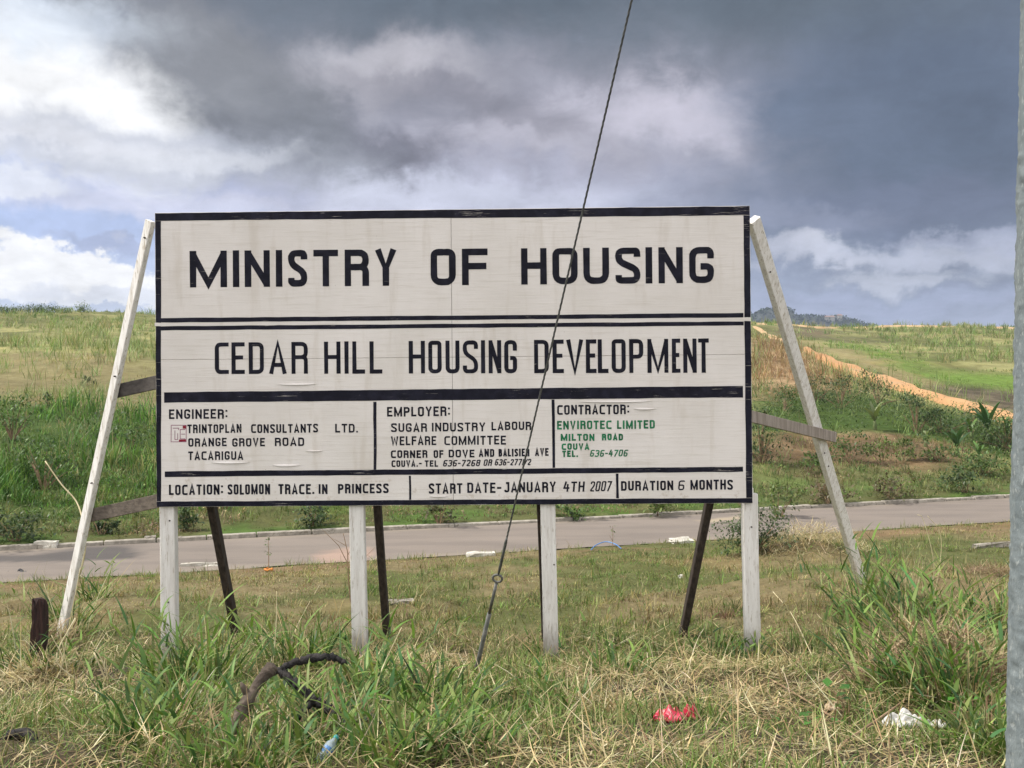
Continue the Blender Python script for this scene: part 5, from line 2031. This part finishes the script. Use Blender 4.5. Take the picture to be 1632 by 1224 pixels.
tag(o, 'small black charred root stub in the grass at the lower left edge', 'charred root')

# ------------------------------------------------------------------ litter


def crumple(name, px, py, w_, d_, h_, seed, mat, lab, cat, rot=0.0, folds=3.0):
    b0 = ground_pt(px, py)
    n = 34
    u_, v_ = np.meshgrid(np.linspace(-1, 1, n), np.linspace(-1, 1, n))
    rad_ = np.sqrt(u_ ** 2 + v_ ** 2)
    prof = np.clip(1 - rad_ ** 2.2, 0, 1) ** .5
    ridg = np.abs(fbm(u_ * folds * .6 + seed, v_ * folds * .6, seed, 2) - 0.5) * 2.4
    z = prof * h_ * (.45 + 1.0 * ridg) + .006
    x_ = u_ * w_ / 2 * (1 + .3 * (fbm(u_ * 1.5, v_ * 1.5, seed + 5) - .5))
    y_ = v_ * d_ / 2 * (1 + .5 * (fbm(u_ * 1.5, v_ * 1.5, seed + 6) - .5))
    x2 = x_ * math.cos(rot) - y_ * math.sin(rot)
    y2_ = x_ * math.sin(rot) + y_ * math.cos(rot)
    V = np.stack([x2, y2_, z], -1).reshape(-1, 3)
    i = np.arange(n - 1)[:, None] * n
    j = np.arange(n - 1)[None]
    Q = np.stack([i + j, i + j + 1, i + n + j + 1, i + n + j], -1).reshape(-1, 4)
    cen = ((u_[:-1, :-1] + u_[1:, 1:]) / 2) ** 2 + ((v_[:-1, :-1] + v_[1:, 1:]) / 2) ** 2
    Q = Q[cen.ravel() < .98]
    used = np.unique(Q)
    re = np.full(len(V), -1)
    re[used] = np.arange(len(used))
    V, Q = V[used], re[Q]
    o_ = np_mesh(name, V, Q, None, None, mat)
    md = o_.modifiers.new('thickness', 'SOLIDIFY')
    md.thickness = .002
    o_.location = b0
    return tag(o_, lab, cat)


M_REDBAG = mat_noise('red_plastic', (0.38, 0.010, 0.035), (0.55, 0.028, 0.070), 8.0, 0.36, bmp=0.3, spec=0.6, c2=(0.75, 0.22, 0.25), s2=14.0)
M_WBAG = mat_noise('white_plastic', (0.48, 0.48, 0.45), (0.64, 0.63, 0.60), 10.0, 0.35, bmp=0.5, spec=0.5, c2=(0.45, 0.45, 0.40), s2=10.0)
M_RAG = mat_noise('tan_paper', (0.40, 0.30, 0.20), (0.52, 0.42, 0.30), 9.0, 0.85, bmp=0.4)
crumple('plastic_bag', 1068, 1147, .19, .13, .055, 3, M_REDBAG, 'crumpled shiny red plastic bag lying in the dry grass', 'plastic bag', .2)
crumple('bag_scrap', 1100, 1146, .085, .08, .06, 8, M_REDBAG, 'small scrap of red plastic just right of the red bag', 'plastic scrap', .5)
crumple('plastic_sheet', 1445, 1158, .26, .10, .065, 13, M_WBAG, 'crumpled white plastic sheet in the grass near the utility pole', 'plastic litter', -.05, 3.5)
crumple('plastic_scrap', 1497, 1160, .09, .05, .03, 15, M_WBAG, 'torn white plastic scrap at the right end of the white sheet', 'plastic scrap', -.3)
crumple('paper_scrap', 1327, 1132, .10, .07, .045, 17, M_RAG, 'tan scrap of paper left of the white plastic sheet', 'paper scrap', .3)

# crushed clear bottle with teal cap
mtb, nb_, bb_, ob_ = new_mat('clear_plastic')
bb_.inputs['Base Color'].default_value = (0.55, 0.66, 0.74, 1)
bb_.inputs['Roughness'].default_value = 0.12
bb_.inputs['Transmission Weight'].default_value = 0.55
bb_.inputs['IOR'].default_value = 1.35
M_TEAL = mat_noise('teal_plastic', (0.01, 0.28, 0.30), (0.03, 0.38, 0.40), 8.0, 0.4, bmp=0.1)
M_BLUE = mat_noise('blue_plastic', (0.06, 0.17, 0.42), (0.12, 0.28, 0.58), 8.0, 0.45, bmp=0.1)
b0 = ground_pt(508, 1216)
bot = empty('plastic_bottle', b0, 0.3)
bot.scale = (.8, .8, .8)
tag(bot, 'crushed clear plastic bottle with teal cap at the bottom edge of the grass', 'bottle')
bdir = np.array([.55, .45, .50])
bdir /= np.linalg.norm(bdir)
bm = bmesh.new()
prof = [(0, .010), (.005, .028), (.04, .031), (.06, .024), (.09, .031), (.12, .029), (.145, .018), (.16, .013)]
add_tube(bm, [bdir * t for t, _ in prof], [r for _, r in prof], 14, lump=.09, seed=6)
bm_obj('bottle_body', bm, mtb, bot, smooth=True)
bm = bmesh.new()
add_tube(bm, [bdir * .158, bdir * .178], .0155, 14)
bm_obj('cap', bm, M_TEAL, bot)
bm = bmesh.new()
add_tube(bm, [bdir * .062, bdir * .075, bdir * .095], [.026, .0295, .0322], 14, cap=False, lump=.05, seed=7)
bm_obj('label_band', bm, M_BLUE, bot, smooth=True)


# ------------------------------------------------------------------ concrete pieces and things along the road
def block(px, py, sx__, sy__, sz__, rot, mat, lab, cat='concrete block', name='concrete_block', lift=0.0, pitch=0.0):
    p = ground_pt(px, py)
    if abs(float(road_d(p[0], p[1]))) < HALF + .1:
        p[2] = ZR + .01
    bm_ = bmesh.new()
    add_box(bm_, (-sx__ / 2, -sy__ / 2, -.04), (sx__ / 2, sy__ / 2, sz__))
    bmesh.ops.subdivide_edges(bm_, edges=list(bm_.edges), cuts=2, use_grid_fill=True)
    for v in bm_.verts:
        v.co += Vector((random.uniform(-1, 1), random.uniform(-1, 1), random.uniform(-1, 1))) * .014
    o_ = bm_obj(name, bm_, mat, None)
    o_.location = p + np.array([0, 0, lift])
    o_.rotation_euler = (pitch, 0, rot)
    return tag(o_, lab, cat)


block(74, 875, .42, .18, .12, .1, M_WCONC, 'pale loose concrete block on the far verge at left')
block(322, 909, .72, .11, .05, .02, M_WCONC, 'white flat kerb stone lying on the near road edge at left', 'kerb stone', 'loose_kerb_stone')
block(766, 886, .50, .28, .06, .15, M_WCONC, 'pale broken concrete slab at the road edge behind the guy wire', 'concrete slab', 'concrete_slab')
block(1086, 865, .42, .25, .04, .3, M_WCONC, 'white broken slab at the road edge by the last back strut', 'concrete slab', 'concrete_slab', .03, .15)
block(634, 962, .36, .12, .035, .12, M_CONC, 'thin grey concrete piece in the grass right of the second post', 'concrete slab', 'concrete_slab')
block(1595, 872, 1.1, .09, .06, .30, M_CONC, 'long grey timber lying in the grass near the utility pole', 'timber', 'timber_plank', .02)
block(240, 860, .20, .12, .07, .5, M_CONC, 'small grey stone on the kerb left of the leftmost post', 'stone', 'stone')
block(292, 862, .16, .1, .07, .2, M_CONC, 'small pale stone on the kerb right of the leftmost post', 'stone', 'stone')
block(1085, 921, .06, .05, .03, .2, M_WCONC, 'tiny white stone in the grass left of the last back strut', 'stone', 'stone')

# gravel heap, blue hose, saplings
b0 = ground_pt(32, 918)
bm = bmesh.new()
for k in range(90):
    a, r_ = random.uniform(0, 6.28), abs(random.gauss(0, .16))
    s_ = random.uniform(.015, .035)
    bmesh.ops.create_icosphere(bm, subdivisions=1, radius=s_, matrix=Matrix.Translation((math.cos(a) * r_ * 1.5, math.sin(a) * r_, max(0, .09 - r_ * .3) * random.random() + s_ * .5)))
o = bm_obj('rubble_heap', bm, mat_noise('dark_rubble', (0.05, 0.05, 0.055), (0.14, 0.135, 0.13), 14.0, .9, bmp=.5))
o.location = b0
tag(o, 'small heap of dark rubble at the near road edge on the left', 'rubble heap')

b0 = ground_pt(940, 878)
stalk([ground_pt(942, 878) + [0, 0, .02], ground_pt(950, 874) + [0, 0, .06], ground_pt(965, 872) + [0, 0, .10], ground_pt(980, 873) + [0, 0, .07], ground_pt(990, 876) + [0, 0, .02]], .009, .009, 'blue_hose',
      'short arched piece of blue hose on the near road edge', 'hose', M_BLUE)
b0 = ground_pt(428, 911)
sap = empty('sapling', b0)
tag(sap, 'thin green sapling with an orange ring at its foot by the road', 'sapling')
B_ = Batch()
n = 26
B_.add(leaves(np.stack([rng.normal(0, .04, n), rng.normal(0, .04, n), rng.uniform(.25, .56, n)], -1), rng.uniform(0, 6.28, n), rng.normal(.3, .4, n), rng.uniform(.04, .07, n), np.full(n, .45), palette(MG, n)))
B_.build('foliage', M_LEAF, sap)
bm = bmesh.new()
add_tube(bm, [(0, 0, -.05), (.005, 0, .25), (0, .005, .55)], [.008, .006, .003], 6)
bm_obj('stem', bm, M_STALKB, sap)
bm = bmesh.new()
add_tube(bm, [(.06 * math.cos(t * .524), .06 * math.sin(t * .524), .035 + .01 * math.sin(t * 2)) for t in range(13)], .016, 7, cap=False, lump=.35, seed=1)
bm_obj('orange_ring', bm, mat_noise('orange_plastic', (0.55, 0.17, 0.03), (0.68, 0.28, 0.06), 9.0, .6, bmp=.3), sap, smooth=True)


def twig_tree(px, py, pts_list, lab, mat, name='dry_sapling', leafy=0):
    b0_ = ground_pt(px, py)
    root_ = empty(name, b0_)
    tag(root_, lab, 'sapling')
    bm_ = bmesh.new()
    for pts, r0 in pts_list:
        p3 = [at(p[0], p[1], b0_[1] + (p[2] if len(p) > 2 else 0)) - b0_ for p in pts]
        add_tube(bm_, p3, list(np.linspace(r0, r0 * .4, len(p3))), 5)
    bm_obj('twigs', bm_, mat, root_)
    if leafy:
        tip = at(*pts_list[0][0][-1][:2], b0_[1]) - b0_
        B2 = Batch()
        f = rng.uniform(.45, 1, leafy)
        B2.add(leaves(tip[None] * f[:, None] + rng.normal(0, .03, (leafy, 3)), rng.uniform(0, 6.28, leafy), rng.normal(.3, .4, leafy), rng.uniform(.04, .07, leafy), np.full(leafy, .4), palette(YG, leafy)))
        B2.build('foliage', M_LEAF, root_)


twig_tree(559, 960, [([(559, 962), (555, 920), (554, 880), (547, 850)], .009), ([(555, 900), (540, 870), (520, 850), (512, 842)], .005), ([(554, 885), (565, 868), (572, 856)], .004), ([(555, 905), (580, 890), (598, 872)], .004), ([(552, 870), (530, 858)], .004)],
          'bare twiggy dry sapling just left of the second front post', M_STALKB)
twig_tree(976, 876, [([(976, 876), (977, 850), (976, 838)], .006), ([(976, 862), (971, 852)], .004)], 'small green sapling by the blue hose', M_STALKB, 'sapling', 16)

# small dry grass heap with reddish sprig
b0 = ground_pt(1157, 985)
n = 90
B_ = Batch()
bx, by = b0[0] + rng.normal(0, .05, n), b0[1] + rng.normal(0, .05, n)
B_.add(blades(ground_v(bx, by), rng.uniform(0, 6.28, n), rng.uniform(.1, .9, n), rng.uniform(.2, 1, n), rng.uniform(.06, .14, n), rng.uniform(.004, .008, n), palette([(0.17, .09, .07), (.24, .15, .1)], n), 4))
o = B_.build('dead_tuft', M_STRAW, None, b0)
o.location = b0
tag(o, 'small reddish dead tuft in the mown grass left of the rightmost post', 'dead tuft')

# ------------------------------------------------------------------ distant wooded hill on the right
M_FAR = mat_leaf('far_woods', 0.1, .8, .1)
DH = 900.0
prof_px = [(1150, 508), (1180, 505), (1203, 502), (1212, 497), (1224, 494), (1236, 494), (1250, 493), (1260, 495), (1266, 506), (1276, 505), (1290, 505), (1306, 506), (1318, 507), (1336, 506), (1346, 508), (1358, 512), (1372, 516), (1390, 520)]
xs, zs = [], []
for a, b_ in prof_px:
    p = at(a, b_, DH)
    xs.append(p[0])
    zs.append(p[2])
gx = np.linspace(xs[0], xs[-1], 150)
gy = np.linspace(-1, 1, 24)
X, Yg = np.meshgrid(gx, gy)
top = np.interp(gx, xs, zs)[None] + 0 * Yg
zb = -60.0
Z = zb + (top - zb) * (1 - np.abs(Yg) ** 2.2) + (fbm(X * .08, Yg * 3, 121) - .5) * 3.5 * (1 - np.abs(Yg))
Yw = DH + Yg * 70
V = np.stack([X, Yw, Z], -1).reshape(-1, 3)
n = len(gx)
i = np.arange(len(gy) - 1)[:, None] * n
j = np.arange(n - 1)[None]
Q = np.stack([i + j, i + j + 1, i + n + j + 1, i + n + j], -1).reshape(-1, 4)
o = np_mesh('hills', V, Q, None, np.tile(np.array([[0.052, 0.060, 0.050]]), (len(V), 1)), M_GROUND, smooth=True)
o['kind'] = 'structure'
B = Batch()
n = 9000
tx = rng.uniform(xs[0], xs[-1], n)
ty = rng.uniform(-1, .35, n)
tz = zb + (np.interp(tx, xs, zs) - zb) * (1 - np.abs(ty) ** 2.2)
B.add(leaves(np.stack([tx + rng.normal(0, 1, n), DH + ty * 70, tz + rng.uniform(-1, 1.6, n)], -1), rng.uniform(0, 6.28, n), rng.normal(.4, .5, n), rng.uniform(1.2, 3.0, n), np.full(n, .8), palette([(0.035, .055, .03), (.05, .07, .04), (.03, .042, .028)], n)))
B.build('far_woods', M_FAR)['kind'] = 'stuff'
# two houses on the ridge, a few pixels each
M_HW = mat_noise('pale_render', (.20, .20, .19), (.26, .25, .23), .2, .9, bmp=0)
M_HR = mat_noise('dull_roof', (.16, .10, .08), (.22, .15, .12), .2, .9, bmp=0)
for px, py, w_, h_, lab in ((1322, 508, 7.5, 2.8, 'wide pale house on the wooded ridge far away'), (1338, 506, 3.2, 3.0, 'narrow tall house near the end of the far ridge')):
    p = at(px, py, DH - 12)
    h = empty('house', p)
    tag(h, lab, 'house')
    bm = bmesh.new()
    add_box(bm, (-w_ / 2, -3, -3), (w_ / 2, 3, h_ * .5))
    bm_obj('wall', bm, M_HW, h)
    bm = bmesh.new()
    v = [bm.verts.new(c) for c in ((-w_ / 2 - .4, -3.4, h_ * .5 + .02), (w_ / 2 + .4, -3.4, h_ * .5 + .02), (w_ / 2 + .4, 3.4, h_ * .5 + .02), (-w_ / 2 - .4, 3.4, h_ * .5 + .02), (-w_ / 2, 0, h_), (w_ / 2, 0, h_))]
    for f in ((0, 1, 5, 4), (2, 3, 4, 5), (1, 2, 5), (3, 0, 4), (3, 2, 1, 0)):
        bm.faces.new([v[k] for k in f])
    bm_obj('roof', bm, M_HR, h)

# ------------------------------------------------------------------ the air between here and the far ridge
bm = bmesh.new()
zlo = float(min(v.co.z for v in bpy.data.objects['ground'].data.vertices)) - 61.0
add_box(bm, (-1600, -1600, zlo), (1600, 1600, 64))
mh = bpy.data.materials.new('pale_haze')
mh.use_nodes = True
nh = NT(mh.node_tree)
oh = nh.node('ShaderNodeOutputMaterial')
vh = nh.node('ShaderNodeVolumePrincipled')
vh.inputs['Color'].default_value = (0.66, 0.78, 1.0, 1)
vh.inputs['Density'].default_value = 0.00026
nh.t.links.new(vh.outputs[0], oh.inputs['Volume'])
bm_obj('haze', bm, mh)['kind'] = 'stuff'
